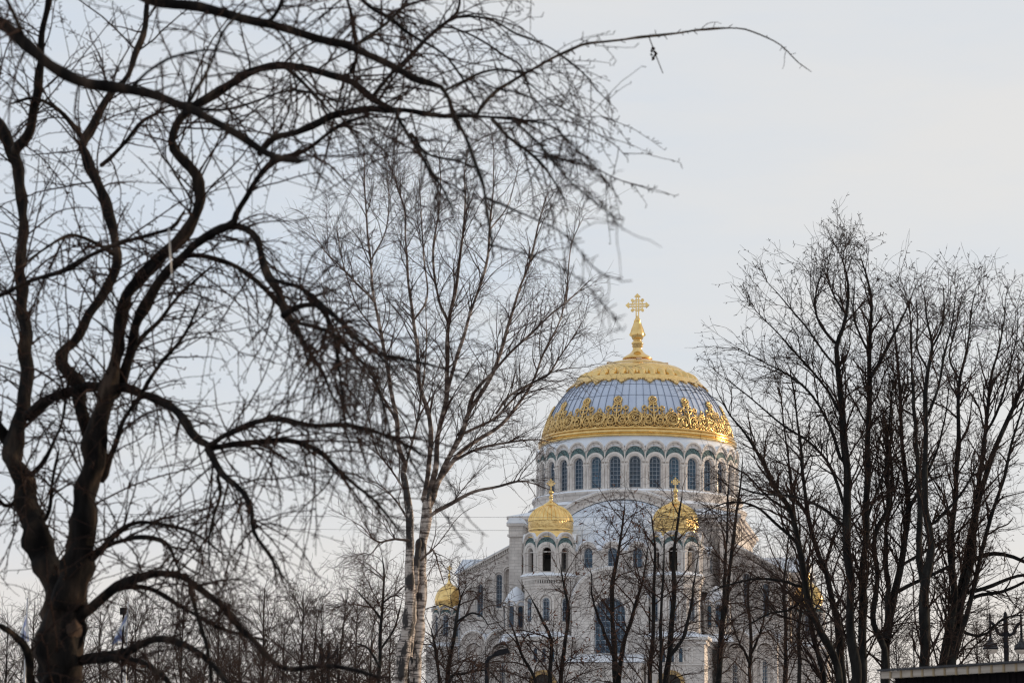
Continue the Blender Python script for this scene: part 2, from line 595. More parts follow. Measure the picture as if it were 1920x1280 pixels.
def main_dome():
    b = MB()
    b.lathe([sph(p) for p in np.linspace(83, 38, 26)], 144)
    dome = b.build('main_dome', M['dome'], CAT)
    # standing seams
    sm = MB()
    w = 0.034
    ph = np.linspace(80, 40, 16)
    vs, fs = [], []
    for p in ph:
        r, z = sph(p)
        r2, z2 = sph(p, 0.09)
        vs += [(r, -w, z), (r2, -w * .7, z2), (r2, w * .7, z2), (r, w, z)]
    for i in range(len(ph) - 1):
        for k in range(3):
            fs.append((i * 4 + k, i * 4 + k + 1, i * 4 + 5 + k, i * 4 + 4 + k))
    sm.add(vs, fs)
    sme = sm.mesh('dome_seam', M['seam'])
    for k in range(72):
        link_mesh('dome_seam', sme, dome, rz=2 * PI * k / 72 + 0.02)
    for p in (49.0, 58.0):
        r = MB()
        r.lathe([sph(p - .10, .0), sph(p - .08, .04), sph(p + .08, .04), sph(p + .10, .0)], 144)
        r.build('dome_seam_ring', M['seam'], dome)
    # gilded cap
    c = MB()
    c.lathe([sph(44.2, 0), sph(43.8, .22), sph(42.6, .3), sph(41.6, .18), sph(41, .32), sph(40.2, .36), sph(39.8, .02), sph(31.6, .02), sph(31, .36), sph(30, .42), sph(28.8, .34), sph(28, .45), sph(26, .5), sph(24, .40), sph(21, .34), sph(19.5, .30), sph(19, .45), sph(18, .45)], 144)
    c.build('gilded_cap', M['gold'], dome)
    pl = MB()
    pl.lathe([sph(18.1, .32), sph(15, .36), sph(12, .44), sph(9, .52), sph(7, .6), sph(3, .7)], 96)
    plate = pl.build('cap_plate', M['gold_pale'], dome)
    # gadroons
    g = MB()
    n, mth = 10, 6
    vs, fs = [], []
    for i in range(mth + 1):
        t = i / mth
        phi = 31.6 + 8.2 * t
        wid = math.radians(4.2) * (0.25 + 0.75 * math.sin(PI * min(max(t * .92 + .06, 0), 1)) ** .6)
        for j in range(n + 1):
            u = -1 + 2 * j / n
            h = 0.0 + 0.62 * math.sqrt(max(1 - u * u, 0)) * math.sin(PI * (0.08 + .84 * t)) ** .7
            r, z = sph(phi, h)
            a = u * wid
            vs.append((r * math.cos(a), r * math.sin(a), z))
    for i in range(mth):
        for j in range(n):
            q = i * (n + 1) + j
            fs.append((q, q + n + 1, q + n + 2, q + 1))
    g.add(vs, fs, True)
    gme = g.mesh('gadroon', M['gold'])
    for k in range(36):
        link_mesh('gadroon', gme, dome, rz=2 * PI * k / 36 + .03)
    # pendant drops below the cap
    p = MB()
    r0, z0 = sph(44)
    pts = [(-1.0, 43.8), (1.0, 43.8), (.95, 44.6), (.62, 44.9), (.7, 45.6), (.34, 46.0), (.36, 47.0), (.0, 48.2), (-.36, 47.0), (-.34, 46.0), (-.7, 45.6), (-.62, 44.9), (-.95, 44.6)]
    vs = []
    for off in (.28, 0.0):
        for u, phi in pts:
            r, z = sph(phi, off)
            a = u / r
            vs.append((r * math.cos(a), r * math.sin(a), z))
    k = len(pts)
    p.add(vs, [list(range(k))[::-1], list(range(k, 2 * k))] + [(i, (i + 1) % k, (i + 1) % k + k, i + k) for i in range(k)])
    pme = p.mesh('pendant', M['gold_relief'])
    p2 = MB()
    pts2 = [(-.7, 43.8), (.7, 43.8), (.6, 44.6), (.3, 44.8), (.3, 45.6), (0, 46.2), (-.3, 45.6), (-.3, 44.8), (-.6, 44.6)]
    vs = []
    for off in (.26, 0.0):
        for u, phi in pts2:
            r, z = sph(phi, off)
            a = u / r
            vs.append((r * math.cos(a), r * math.sin(a), z))
    k = len(pts2)
    p2.add(vs, [list(range(k))[::-1], list(range(k, 2 * k))] + [(i, (i + 1) % k, (i + 1) % k + k, i + k) for i in range(k)])
    pme2 = p2.mesh('pendant', M['gold_relief'])
    for k in range(16):
        a = -PI / 2 + math.radians(-5.6 + 22.5 * k)
        link_mesh('pendant', pme, dome, rz=a)
        link_mesh('pendant', pme2, dome, rz=a + math.radians(11.25))
    # little dormer hatches on the cap plate
    d = MB()
    d.box(3.3, 4.1, -.28, .28, DC + 12.85, DC + 13.55)
    d.box(3.25, 4.35, -.36, .36, DC + 13.5, DC + 13.62)
    dme = d.mesh('dormer', M['gold_pale'])
    for k in range(4):
        link_mesh('dormer', dme, dome, rz=math.radians(10 + 90 * k))
    ho = MB()
    r, z = sph(11.5, .34)
    ho.arc(0, z - .25, 0, .28, -r - .12, -r + .5)
    ho.box(-.28, .28, -r - .12, -r + .5, z - .6, z - .25)
    ho.build('cap_hatch', M['void'], dome, rz=math.radians(6))
    # gilded cornice at the foot of the dome
    co = MB()
    co.lathe([(13.30, 50.0), (13.55, 50.0), (13.72, 49.9), (13.76, 49.75), (13.60, 49.66), (13.52, 49.60), (13.80, 49.55), (13.98, 49.42), (14.0, 49.26), (13.84, 49.14), (13.66, 49.1), (13.62, 49.02), (13.9, 48.98), (13.98, 48.86), (13.9, 48.74), (13.5, 48.66)], 144)
    co.build('gilded_cornice', M['gold'], dome)
    bd = MB()
    bd.lathe([sph(79.5, 0), sph(79.4, .08), sph(72.4, .07), sph(72.0, 0)], 144)
    bd.build('ornament_backing', M['gold_dark'], dome)

    # crown of gilded openwork
    def onto(u, v, off):
        phi = 79.6 - math.degrees(v / DR)
        r, z = sph(phi, off)
        a = u / r
        return (r * math.cos(a), r * math.sin(a), z)

    def path(b, pts, rad, off=.14, closed=False):
        b.tube([onto(u, v, off) for u, v in pts], rad, 5, closed)

    def circ(cu, cv, r, n=18, a0=0, a1=2 * PI):
        return [(cu + r * math.cos(a0 + (a1 - a0) * i / n), cv + r * math.sin(a0 + (a1 - a0) * i / n)) for i in range(n + (0 if abs(a1 - a0 - 2 * PI) < 1e-6 else 1))]

    def spiral(cu, cv, r0, r1, turns, a0, n=22):
        return [(cu + (r0 + (r1 - r0) * i / n) * math.cos(a0 + turns * 2 * PI * i / n), cv + (r0 + (r1 - r0) * i / n) * math.sin(a0 + turns * 2 * PI * i / n)) for i in range(n + 1)]

    o = MB()
    path(o, [(0, .15), (0, 1.2), (0, 2.2), (0, 3.75)], .13, .26)
    path(o, [(-1.15, 2.75), (0, 2.75), (1.15, 2.75)], .11, .24)
    path(o, circ(0, 2.75, .66), .13, .2, True)
    path(o, circ(0, 2.75, .95, 20, PI * .28, PI * .72), .09, .16)
    path(o, circ(0, 4.12, .5), .15, .2, True)
    path(o, circ(0, 4.12, .22, 10), .1, .24, True)
    path(o, [(0, 4.5), (0, 4.85)], [.16, .05], .2)
    for s in (-1, 1):
        path(o, circ(s * 1.22, 2.8, .3, 12), .12, .2, True)
        path(o, [(s * .45, 3.3), (s * .42, 3.5), (s * .38, 3.75)], .1, .18)
        path(o, [(s * .6, 2.2), (s * .55, 1.8), (s * .9, 1.75), (s * 1.25, 2.0), (s * 1.2, 2.45)], .1, .18)
        path(o, spiral(s * .75, 1.0, .72, .12, s * 1.5, PI / 2), .11, .2)
        path(o, spiral(s * 1.35, 1.55, .45, .1, -s * 1.3, -PI / 2), .09, .22)
        path(o, [(s * .05, .25), (s * .6, .05), (s * 1.2, .15), (s * 1.8, .6), (s * 2.1, 1.2)], .12, .18)
        path(o, [(s * .2, 2.1), (s * .35, 1.5), (s * .2, .9)], .08, .2)
        path(o, [(s * 1.7, .05), (s * 1.5, .6), (s * 1.8, 1.3), (s * 1.55, 1.9)], .08, .2)
    ome = o.mesh('cross_ornament', M['gold_relief'])
    q = MB()
    path(q, circ(0, 1.3, .9, 22), .13, .22, True)
    path(q, circ(0, 1.3, .66, 18), .08, .18, True)
    path(q, circ(0, 2.5, .24, 10), .11, .2, True)
    path(q, [(0, 2.7), (0, 2.95)], [.12, .04], .2)
    path(q, spiral(0, 1.3, .5, .08, 1.6, .4), .09, .2)
    path(q, [(-.3, 1.0), (0, 1.55), (.35, 1.2)], .07, .26)
    for s in (-1, 1):
        path(q, [(s * .3, 2.35), (s * .7, 2.05), (s * 1.0, 1.75), (s * 1.15, 1.9)], .09, .18)
        path(q, [(s * .05, .2), (s * .5, .03), (s * 1.0, .2), (s * 1.3, .8)], .11, .18)
        path(q, [(0, .1), (s * .3, .5), (s * .7, .55)], .08, .2)
    qme = q.mesh('roundel_ornament', M['gold_relief'])
    lace = MB()
    for s in (-1, 1):
        path(lace, spiral(s * .42, .62, .40, .07, s * 1.7, -PI / 2), .075, .26)
        path(lace, spiral(s * .30, 1.45, .30, .06, -s * 1.6, PI / 2), .065, .24)
        path(lace, [(s * .1, 2.0), (s * .35, 2.2), (s * .25, 2.5)], .06, .2)
        path(lace, [(s * .95, .1), (s * .8, .35), (s * 1.05, .6)], .06, .24)
    path(lace, [(0, .05), (0, .9), (0, 1.9), (0, 2.4)], [.09, .08, .07, .03], .2)
    lme = lace.mesh('lace_ornament', M['gold_relief'])
    for k in range(32):
        link_mesh('lace_ornament', lme, dome, rz=-PI / 2 + math.radians(-5.6 + 5.6 + 11.25 * k))
    for k in range(16):
        a = -PI / 2 + math.radians(-5.6 + 22.5 * k)
        link_mesh('cross_ornament', ome, dome, rz=a)
        link_mesh('roundel_ornament', qme, dome, rz=a + math.radians(11.25))


def big_cross(parent, zc, s, t, mat, name='cross'):
    """pierced gilded cross in the local x-z plane: s = half arm, t = half thickness."""
    b = MB()
    for sg in (-1, 1):
        b.box(sg * .10 * s - .045 * s, sg * .10 * s + .045 * s, -t, t, zc - 1.25 * s, zc + .78 * s)
        b.box(-.74 * s, .74 * s, -t * .9, t * .9, zc + sg * .10 * s - .045 * s, zc + sg * .10 * s + .045 * s)
    b.arc(0, zc, .42 * s, .50 * s, -t * .8, t * .8, 0, 2 * PI, 24)
    b.arc(0, zc, .30 * s, .34 * s, -t * .7, t * .7, 0, 2 * PI, 20)
    for a in (45, 135, 225, 315):
        ca, sa = math.cos(math.radians(a)), math.sin(math.radians(a))
        b.arc(.60 * s * ca, zc + .60 * s * sa, 0.0, .13 * s, -t * .85, t * .85, 0, 2 * PI, 10)
    ends = [(-.16, .68), (-.26, .72), (-.17, .82), (0, 1.0), (.17, .82), (.26, .72), (.16, .68)]
    for rot in range(3):
        poly = []
        for u, v in ends:
            x, z = [(u, v), (v, -u), (-v, u)][rot]
            poly.append((x * s, zc + z * s))
        b.prism(poly[::-1], -t * 1.1, t * 1.1)
    return b.build(name, mat, parent)


def finial():
    k = 0.01075
    prof = [(10, 372), (20, 390), (30, 405), (47, 440), (38, 452), (52, 490), (68, 530), (70, 545), (84, 590), (88, 620), (84, 650), (66, 690), (50, 702), (62, 714), (80, 738), (80, 750), (66, 762), (74, 785), (60, 800), (64, 830), (85, 862), (112, 886), (150, 908), (192, 938), (200, 950), (190, 962), (120, 975)]
    b = MB()
    b.lathe([(r * k, 71.1 - (y - 70) * k) for r, y in prof][::-1], 40)
    fi = b.build('dome_finial', M['gold'], CAT)
    fl = MB()
    for a in range(4):
        c, s = math.cos(a * PI / 2 + .15), math.sin(a * PI / 2 + .15)
        pts = [(.3, 405), (.52, 440), (.5, 455), (.66, 500), (.86, 545), (.98, 590), (1.18, 625), (1.1, 640), (.9, 650)]
        vs = []
        for off in (-.06, .06):
            for r, y in pts:
                z = 71.1 - (y - 70) * k
                vs += [(r * c - off * s, r * s + off * c, z)]
        n = len(pts)
        vs += [(0, 0, 71.1 - (405 - 70) * k), (0, 0, 71.1 - (650 - 70) * k)]
        fl.add(vs, [list(range(n)) + [2 * n + 1, 2 * n], [i + n for i in range(n - 1, -1, -1)] + [2 * n, 2 * n + 1]] + [(i, i + n, i + 1 + n, i + 1) for i in range(n - 1)])
    fl.build('finial_fin', M['gold'], fi)
    big_cross(fi, 71.1 - (228 - 70) * k, 1.72, .16, M['gold'])


def bay_set(parent, nb, apo, cx, cy, zb, rw, zc, zg, zt, a_first, col_h, pane=True, depth=.6, core=True, cols=3, big=True):
    """one arcade storey of nb flat bays round (cx, cy): shared meshes turned about the axis."""
    w = 2 * apo * math.tan(PI / nb)
    h = w / 2
    yf = -apo
    wall = MB()
    top = lambda x: zg + math.sqrt(max(h * h - x * x, 0)) * .98
    wall.arch_wall(-h, h, zb - .02, top, 0, rw, zb + .28, zc, yf, depth, n=14)
    me_wall = wall.mesh('bay_wall', M['stone'])
    ar = MB()
    ro = h * .965
    n = 14
    rs = rw + (ro - rw) * .45
    ar.arc(0, zc, rw + .04, rs, yf - .10, yf + .05, n=n)
    ar.arc(0, zc, rs, ro, yf - .22, yf + .05, n=n)
    me_ar = ar.mesh('arch_ring', M['trim'])
    mo = MB()
    vs, fs = [], []
    for i in range(n + 1):
        a = math.radians(8) + (PI - math.radians(16)) * i / n
        vs += [((ro - .04) * math.cos(a), yf - .05, zc + (ro - .04) * math.sin(a)), (h * .95 * math.cos(a), yf - .05, zt + h * .95 * math.sin(a))]
    for i in range(n):
        fs.append((i * 2, i * 2 + 1, i * 2 + 3, i * 2 + 2))
    mo.add(vs, fs)
    me_mo = mo.mesh('mosaic_band', M['mosaic'])
    ga = MB()
    gi = h * .80
    # outer gable: a stilted ring that follows the wall's scalloped head
    ga.arc(0, zg, gi + .12, h * 1.03, yf - .34, yf + 1.1, math.radians(4), PI - math.radians(4), n)
    me_ga = ga.mesh('gable_moulding', M['trim'])
    gf = MB()
    vs, fs = [], []
    for i in range(n + 1):
        a = math.radians(5) + (PI - math.radians(10)) * i / n
        vs += [(h * .94 * math.cos(a), yf - .12, zt + h * .94 * math.sin(a)), (h * .93 * math.cos(a), yf - .12, zg + h * .93 * math.sin(a))]
    for i in range(n):
        fs.append((i * 2, i * 2 + 1, i * 2 + 3, i * 2 + 2))
    gf.add(vs, fs)
    me_gf = gf.mesh('gable_frieze', M['frieze'])
    sn = MB()
    sn.arc(0, zg, h * 1.032, h * 1.06, yf - .30, yf + 1.15, math.radians(18), PI - math.radians(18), n)
    me_sn = sn.mesh('gable_snow', M['snow'])
    if pane:
        pn = MB()
        pn.pane(0, rw + .02, zb + .26, zc, yf + depth * .7)
        me_pn = pn.mesh('window_pane', M['glass'])
        mu = MB()
        mu.muntins(0, rw + .01, zb + .28, zc, yf + depth * .7, .05, cols)
        me_mu = mu.mesh('window_frame', M['muntin'])
    cl = MB()
    cr = .17 if big else .13
    for sx in (-.21, .21):
        x = sx if big else sx * .75
        y = -math.hypot(apo, h) - .02
        cl.lathe([(cr * 1.35, zb), (cr * 1.35, zb + .18), (cr * 1.1, zb + .3), (cr, zb + .42), (cr * .95, zb + col_h - .4), (cr * 1.15, zb + col_h - .35), (cr * 1.55, zb + col_h)], 10, x, y)
    q = .48 if big else .36
    yv = -math.hypot(apo, h)
    cl.box(-q, q, yv - .26, yv + .3, zb + col_h, zb + col_h + .18)
    cl.box(-q * .92, q * .92, yv - .22, yv + .3, zb - .02, zb + .12)
    cl.box(-.07, .07, yv - .12, yv + .2, zb + col_h + .18, zg + .05)
    me_cl = cl.mesh('column_pair', M['trim'])
    for k in range(nb):
        a = a_first + 2 * PI * k / nb
        loc = (cx, cy, 0)
        link_mesh('bay_wall', me_wall, parent, loc, a)
        link_mesh('arch_ring', me_ar, parent, loc, a)
        link_mesh('mosaic_band', me_mo, parent, loc, a)
        link_mesh('gable_moulding', me_ga, parent, loc, a)
        link_mesh('gable_frieze', me_gf, parent, loc, a)
        link_mesh('gable_snow', me_sn, parent, loc, a)
        if pane:
            link_mesh('window_pane', me_pn, parent, loc, a)
            link_mesh('window_frame', me_mu, parent, loc, a)
        link_mesh('column_pair', me_cl, parent, loc, a + PI / nb)


def drum():
    b = MB()
    b.lathe([(13.0, 41.0), (13.0, 49.0)], 64)
    dr = b.build('drum', M['void'], CAT)
    bay_set(dr, 32, 13.95, 0, 0, 41.35, .78, 45.15, 46.65, 45.95, math.radians(-5.6), 3.35)
    sk = MB()
    sk.lathe([(14.1, 47.3), (13.95, 47.9), (13.7, 48.5), (13.55, 48.95)], 96)
    sk.build('drum_skirt', M['roof'], dr)  # snowy skirt: its bluish shade is put into the colour by the roof material
    lg = MB()
    lg.lathe([(13.5, 41.45), (14.35, 41.42), (14.75, 41.30), (14.8, 41.15)], 96)
    lg.build('ledge_snow', M['snow'], dr)
    lo = MB()
    lo.lathe([(14.8, 41.15), (14.82, 40.85), (14.6, 40.75), (14.6, 40.0), (14.75, 39.9), (15.25, 39.7), (15.3, 39.35), (15.1, 39.25), (15.1, 38.0)], 96)
    lo.build('drum_base', M['stone'], dr)
    s2 = MB()
    s2.lathe([(14.7, 39.99), (15.0, 39.85), (15.35, 39.66), (15.4, 39.5)], 96)
    s2.build('ledge_snow', M['snow'], dr)


def crossing():
    b = MB()
    b.box(-15, 15, -15, 15, 0, 37.6)
    cr = b.build('crossing_block', M['stone'], CAT)
    c = MB()
    for (z0, z1, e) in ((36.3, 36.7, .25), (36.7, 37.2, .5), (37.2, 37.65, .8)):
        c.box(-15 - e, 15 + e, -15 - e, 15 + e, z0, z1)
    c.build('block_cornice', M['frieze'], cr)
    r = MB()
    e = 15.75
    vs = [(-e, -e, 37.66), (e, -e, 37.66), (e, e, 37.66), (-e, e, 37.66), (-10, -10, 39.4), (10, -10, 39.4), (10, 10, 39.4), (-10, 10, 39.4)]
    r.add(vs, [(0, 1, 5, 4), (1, 2, 6, 5), (2, 3, 7, 6), (3, 0, 4, 7), (4, 5, 6, 7)])
    r.build('snowy_roof', M['snow'], cr)
    # great arch over the semi-dome
    a = MB()
    a.arc(0, 27.6, 12.05, 12.35, -17.2, -14.5, math.radians(25), math.radians(155), 48)
    a.arc(0, 27.6, 13.1, 13.4, -17.3, -14.5, math.radians(25), math.radians(155), 48)
    a.build('great_arch_rib', M['trim'], cr)
    a2 = MB()
    a2.arc(0, 27.6, 12.3, 13.15, -17.0, -14.5, math.radians(25), math.radians(155), 48)
    a2.build('great_arch', M['frieze'], cr)
    s = MB()
    s.arc(0, 27.6, 13.4, 13.5, -17.25, -14.4, math.radians(48), math.radians(132), 40)
    s.build('arch_snow', M['snow'], cr)
    for sx in (-1, 1):
        p = MB()
        x0, x1 = (-14.9, -13.2) if sx < 0 else (13.2, 14.9)
        p.box(x0, x1, -18.6, -15, 0, 34.6)
        p.box(x0 - .25, x1 + .25, -18.85, -15, 34.6, 34.9)
        p.box(x0 - .1, x1 + .1, -18.7, -15, 34.9, 36.0)
        p.box(x0 - .35, x1 + .35, -18.95, -15, 36.0, 36.35)
        p.build('corner_pier', M['stone'], cr)
        q = MB()
        q.prism([(x0 - .4, 36.36), (x1 + .4, 36.36), (x1 - .1, 37.1), (x0 + .1, 37.1)], -19.0, -14.9)
        q.build('pier_snow', M['snow'], cr)


def semi_dome():
    b = MB()
    R = 12.05
    b.lathe([(R * math.cos(math.radians(t)), 27.6 + R * math.sin(math.radians(t))) for t in np.linspace(5, 90, 24)], 72, 0, -15.2, PI, 2 * PI)
    sd = b.build('semi_dome', M['roof'], CAT)
    sm = MB()
    vs, fs = [], []
    ts = np.linspace(25, 88, 16)
    for t in ts:
        c, s = math.cos(math.radians(t)), math.sin(math.radians(t))
        vs += [(R * c, -.03, 27.6 + R * s), ((R + .06) * c, 0, 27.6 + (R + .06) * s), (R * c, .03, 27.6 + R * s)]
    for i in range(len(ts) - 1):
        for k in range(2):
            fs.append((i * 3 + k, i * 3 + k + 1, i * 3 + 4 + k, i * 3 + 3 + k))
    sm.add(vs, fs)
    me = sm.mesh('roof_seam', M['roof_seam'])
    for k in range(1, 30):
        link_mesh('roof_seam', me, sd, (0, -15.2, 0), PI + PI * k / 30)
    for t in (33, 41, 50, 60):
        r = MB()
        f = lambda tt, o: ((R + o) * math.cos(math.radians(tt)), 27.6 + (R + o) * math.sin(math.radians(tt)))
        r.lathe([f(t - .12, 0), f(t - .1, .04), f(t + .1, .04), f(t + .12, 0)], 72, 0, -15.2, PI, 2 * PI)
        r.build('roof_seam_ring', M['roof_seam'], sd)
    # gallery with windows round its foot
    g = MB()
    g.lathe([(11.9, 20), (11.9, 31.9)], 48, 0, -15.2, PI, 2 * PI, smooth=True)
    ga = g.build('semi_dome_gallery', M['void'], CAT)
    nb = 24
    apo = 12.5
    w = 2 * apo * math.tan(PI / nb)
    h = w / 2
    W = MB()
    top = lambda x: 31.75 + (math.sqrt(max(1.25 ** 2 - x * x, 0)) if abs(x) < 1.25 else 0)
    W.arch_wall(-h, h, 27.0, top, 0, .62, 29.6, 31.55, -apo, .5, n=14)
    W.box(-h, -1.25, -apo - .18, -apo + .6, 31.5, 31.76)
    W.box(1.25, h, -apo - .18, -apo + .6, 31.5, 31.76)
    mw = W.mesh('gallery_wall', M['stone'])
    A = MB()
    A.arc(0, 31.6, .95, 1.35, -apo - .25, -apo + .9)
    A.arc(0, 31.55, .66, .9, -apo - .1, -apo + .1)
    ma = A.mesh('gallery_arch', M['frieze'])
    S = MB()
    S.arc(0, 31.6, 1.35, 1.5, -apo - .22, -apo + 1.4, math.radians(15), math.radians(165))
    S.box(-h, -1.3, -apo - .15, -apo + 1.2, 31.77, 31.9)
    S.box(1.3, h, -apo - .15, -apo + 1.2, 31.77, 31.9)
    ms = S.mesh('gallery_snow', M['snow'])
    P = MB()
    P.pane(0, .63, 29.58, 31.55, -apo + .35)
    mp = P.mesh('window_pane', M['glass'])
    U = MB()
    U.muntins(0, .63, 29.6, 31.55, -apo + .35, .05, 2, .6)
    mu = U.mesh('window_frame', M['muntin'])
    for k in range(-5, 6):
        a = (k + .06) * 2 * PI / nb
        for nm, me in (('gallery_wall', mw), ('gallery_arch', ma), ('gallery_snow', ms), ('window_pane', mp), ('window_frame', mu)):
            link_mesh(nm, me, ga, (0, -15.2, 0), a)


def octo(b, cx, cy, apo, z0, z1):
    R = apo / math.cos(PI / 8)
    vs = []
    for z in (z0, z1):
        for k in range(8):
            a = PI / 8 + k * PI / 4
            vs.append((cx + R * math.cos(a), cy + R * math.sin(a), z))
    b.add(vs, [list(range(7, -1, -1)), list(range(8, 16))] + [(k, (k + 1) % 8, (k + 1) % 8 + 8, k + 8) for k in range(8)])


def bell_tower(sx):
    cx, cy = sx * 8.15, -26.0
    b = MB()
    octo(b, cx, cy, 3.15, 20.6, 27.2)
    tw = b.build('bell_tower', M['stone'], CAT)
    # lower windows on the front three faces
    for k in (-1, 0, 1):
        a = k * PI / 4
        p = MB()
        p.pane(0, .42, 22.7, 25.2, -3.2)
        p.build('window_pane', M['glass'], tw, (cx, cy, 0), a)
        m = MB()
        m.muntins(0, .42, 22.7, 25.2, -3.2, .04, 2, .6)
        m.build('window_frame', M['muntin'], tw, (cx, cy, 0), a)
        s = MB()
        s.arc(0, 25.2, .46, .62, -3.32, -3.1)
        s.arc(0, 25.2, .8, 1.02, -3.42, -3.1)
        s.box(-1.02, -.8, -3.4, -3.1, 21.6, 25.2)
        s.box(.8, 1.02, -3.4, -3.1, 21.6, 25.2)
        s.box(-.62, -.46, -3.3, -3.1, 22.6, 25.2)
        s.box(.46, .62, -3.3, -3.1, 22.6, 25.2)
        s.box(-.75, .75, -3.42, -3.1, 22.35, 22.6)
        s.build('window_surround', M['trim'], tw, (cx, cy, 0), a)
    # corbelled cornice
    c = MB()
    octo(c, cx, cy, 3.25, 27.2, 27.5)
    c.build('string_course', M['trim'], tw)
    c = MB()
    octo(c, cx, cy, 3.45, 27.9, 28.25)
    octo(c, cx, cy, 3.62, 28.25, 28.45)
    c.build('tower_cornice', M['trim'], tw)
    c = MB()
    octo(c, cx, cy, 3.2, 21.4, 21.6)
    c.build('string_course', M['trim'], tw)
    d = MB()
    for k in range(8):
        a = k * PI / 4
        ca, sa = math.cos(a), math.sin(a)
        for i in range(9):
            x = -1.2 + .3 * i
            for (x0, x1, y0, y1, z0, z1) in ((x - .07, x + .07, -3.42, -3.1, 27.5, 27.9),):
                q = [(xx * ca - yy * sa + cx, xx * sa + yy * ca + cy, zz) for zz in (z0, z1) for yy in (y0, y1) for xx in (x0, x1)]
                d.add(q, [(0, 2, 3, 1), (4, 5, 7, 6), (0, 1, 5, 4), (2, 6, 7, 3), (0, 4, 6, 2), (1, 3, 7, 5)])
        for i in range(5):
            x = -1.08 + .54 * i
            q = MB()
            q.arc(x, 26.75, .17, .27, -3.3, -3.1, 0, PI, 6)
            d.add([(xx * ca - yy * sa + cx, xx * sa + yy * ca + cy, zz) for xx, yy, zz in q.v], q.f)
    d.build('corbel_frieze', M['trim'], tw)
    s = MB()
    R8 = 1 / math.cos(PI / 8)
    s.lathe([(3.7 * R8, 28.46), (3.68 * R8, 28.56), (3.2 * R8, 28.9), (2.4 * R8, 29.0)], 8, cx, cy, PI / 8, 2 * PI + PI / 8, smooth=False)
    s.build('ledge_snow', M['snow'], tw)
    # belfry
    bay_set(tw, 8, 3.15, cx, cy, 28.75, .56, 31.55, 32.75, 32.2, 0.0, 2.6, pane=False, depth=.55, big=False)
    fl = MB()
    octo(fl, cx, cy, 2.6, 28.6, 28.95)
    octo(fl, cx, cy, 2.9, 32.7, 33.2)
    fl.build('belfry_floor', M['void'], tw)
    ins = MB()
    ins.box(cx - .7, cx + .7, cy - .7, cy + .7, 28.9, 32.9)
    ins.build('belfry_core', M['void'], tw)
    bl = MB()
    bl.lathe([(.55, 30.9), (.5, 31.0), (.36, 31.5), (.3, 31.9), (.1, 32.1)], 16, cx + .9 * 0, cy - 1.5)
    bl.build('bell', M['black_metal'], tw)
    br = MB()
    for k in range(8):
        a = k * PI / 4
        ca, sa = math.cos(a), math.sin(a)
        for z in (31.5,):
            q = MB()
            q.box(-.62, .62, -2.95, -2.85, z, z + .12)
            br.add([(xx * ca - yy * sa + cx, xx * sa + yy * ca + cy, zz) for xx, yy, zz in q.v], q.f)
    br.build('belfry_tie_beam', M['trim'], tw)
    # cupola
    g = MB()
    prof = [(3.35, 33.45), (3.2, 33.75), (2.88, 34.1), (2.80, 34.35), (2.98, 34.5), (2.98, 34.62), (2.9, 34.72)]
    g.lathe(prof, 48, cx, cy)
    g.build('cupola_skirt', M['gold'], tw)
    cu = MB()
    pr = [(2.9, 34.7), (2.96, 35.0), (2.96, 35.35), (2.90, 35.65), (2.87, 35.72)]
    cu.lathe(pr, 64, cx, cy)
    cu.build('cupola_band', M['gold_relief'], tw)
    cv = MB()
    pr = [(2.93 * math.cos(t), 35.45 + 2.5 * math.sin(t)) for t in np.linspace(.1, 1.28, 11)] + [(.62, 37.92), (.5, 38.05)]
    cv.lathe(pr, 64, cx, cy)
    cup = cv.build('cupola', M['gold'], tw)
    rb = MB()
    vs, fs = [], []
    for r, z in pr:
        vs += [(r, -.045, z), (r + .07, 0, z + .05), (r, .045, z)]
    for i in range(len(pr) - 1):
        for k in range(2):
            fs.append((i * 3 + k, i * 3 + k + 1, i * 3 + 4 + k, i * 3 + 3 + k))
    rb.add(vs, fs)
    rme = rb.mesh('cupola_rib', M['gold'])
    for k in range(32):
        link_mesh('cupola_rib', rme, tw, (cx, cy, 0), 2 * PI * k / 32)
    fi = MB()
    fi.lathe([(1.05, 37.8), (.95, 38.0), (.45, 38.3), (.22, 38.5), (.18, 38.75), (.28, 38.85), (.28, 39.0), (.16, 39.1), (.16, 39.3), (.34, 39.5), (.3, 39.7), (.12, 39.9), (.08, 40.2)], 20, cx, cy)
    fi.build('cupola_finial', M['gold'], tw)
    cr = big_cross(tw, 40.75, .62, .07, M['gold'], 'cupola_cross')
    cr.location = (cx, cy, 0)
    # plinth block with small windows and a gilded portal arch
    p = MB()
    x0, x1 = sorted((sx * 12.3, sx * 4.9))
    p.box(x0, x1, -31.2, -20, 0, 19.6)
    pb = p.build('tower_plinth', M['stone'], CAT)
    q = MB()
    q.box(x0 - .3, x1 + .3, -31.5, -20, 19.6, 19.9)
    q.box(x0 - .5, x1 + .5, -31.7, -20, 20.15, 20.5)
    q.box(x0 - .15, x1 + .15, -31.35, -20, 17.0, 17.15)
    q.build('plinth_cornice', M['trim'], pb)
    f = MB()
    f.box(x0 - .2, x1 + .2, -31.4, -20, 19.9, 20.15)
    f.build('plinth_frieze', M['frieze'], pb)
    s = MB()
    s.box(x0 - .5, x1 + .5, -31.7, -20, 20.51, 20.62)
    s.prism([(x0 - .3, 20.62), (x1 + .3, 20.62), (x1 - 1.3, 21.2), (x0 + 1.3, 21.2)], -31.4, -20)
    s.build('plinth_snow', M['snow'], pb)
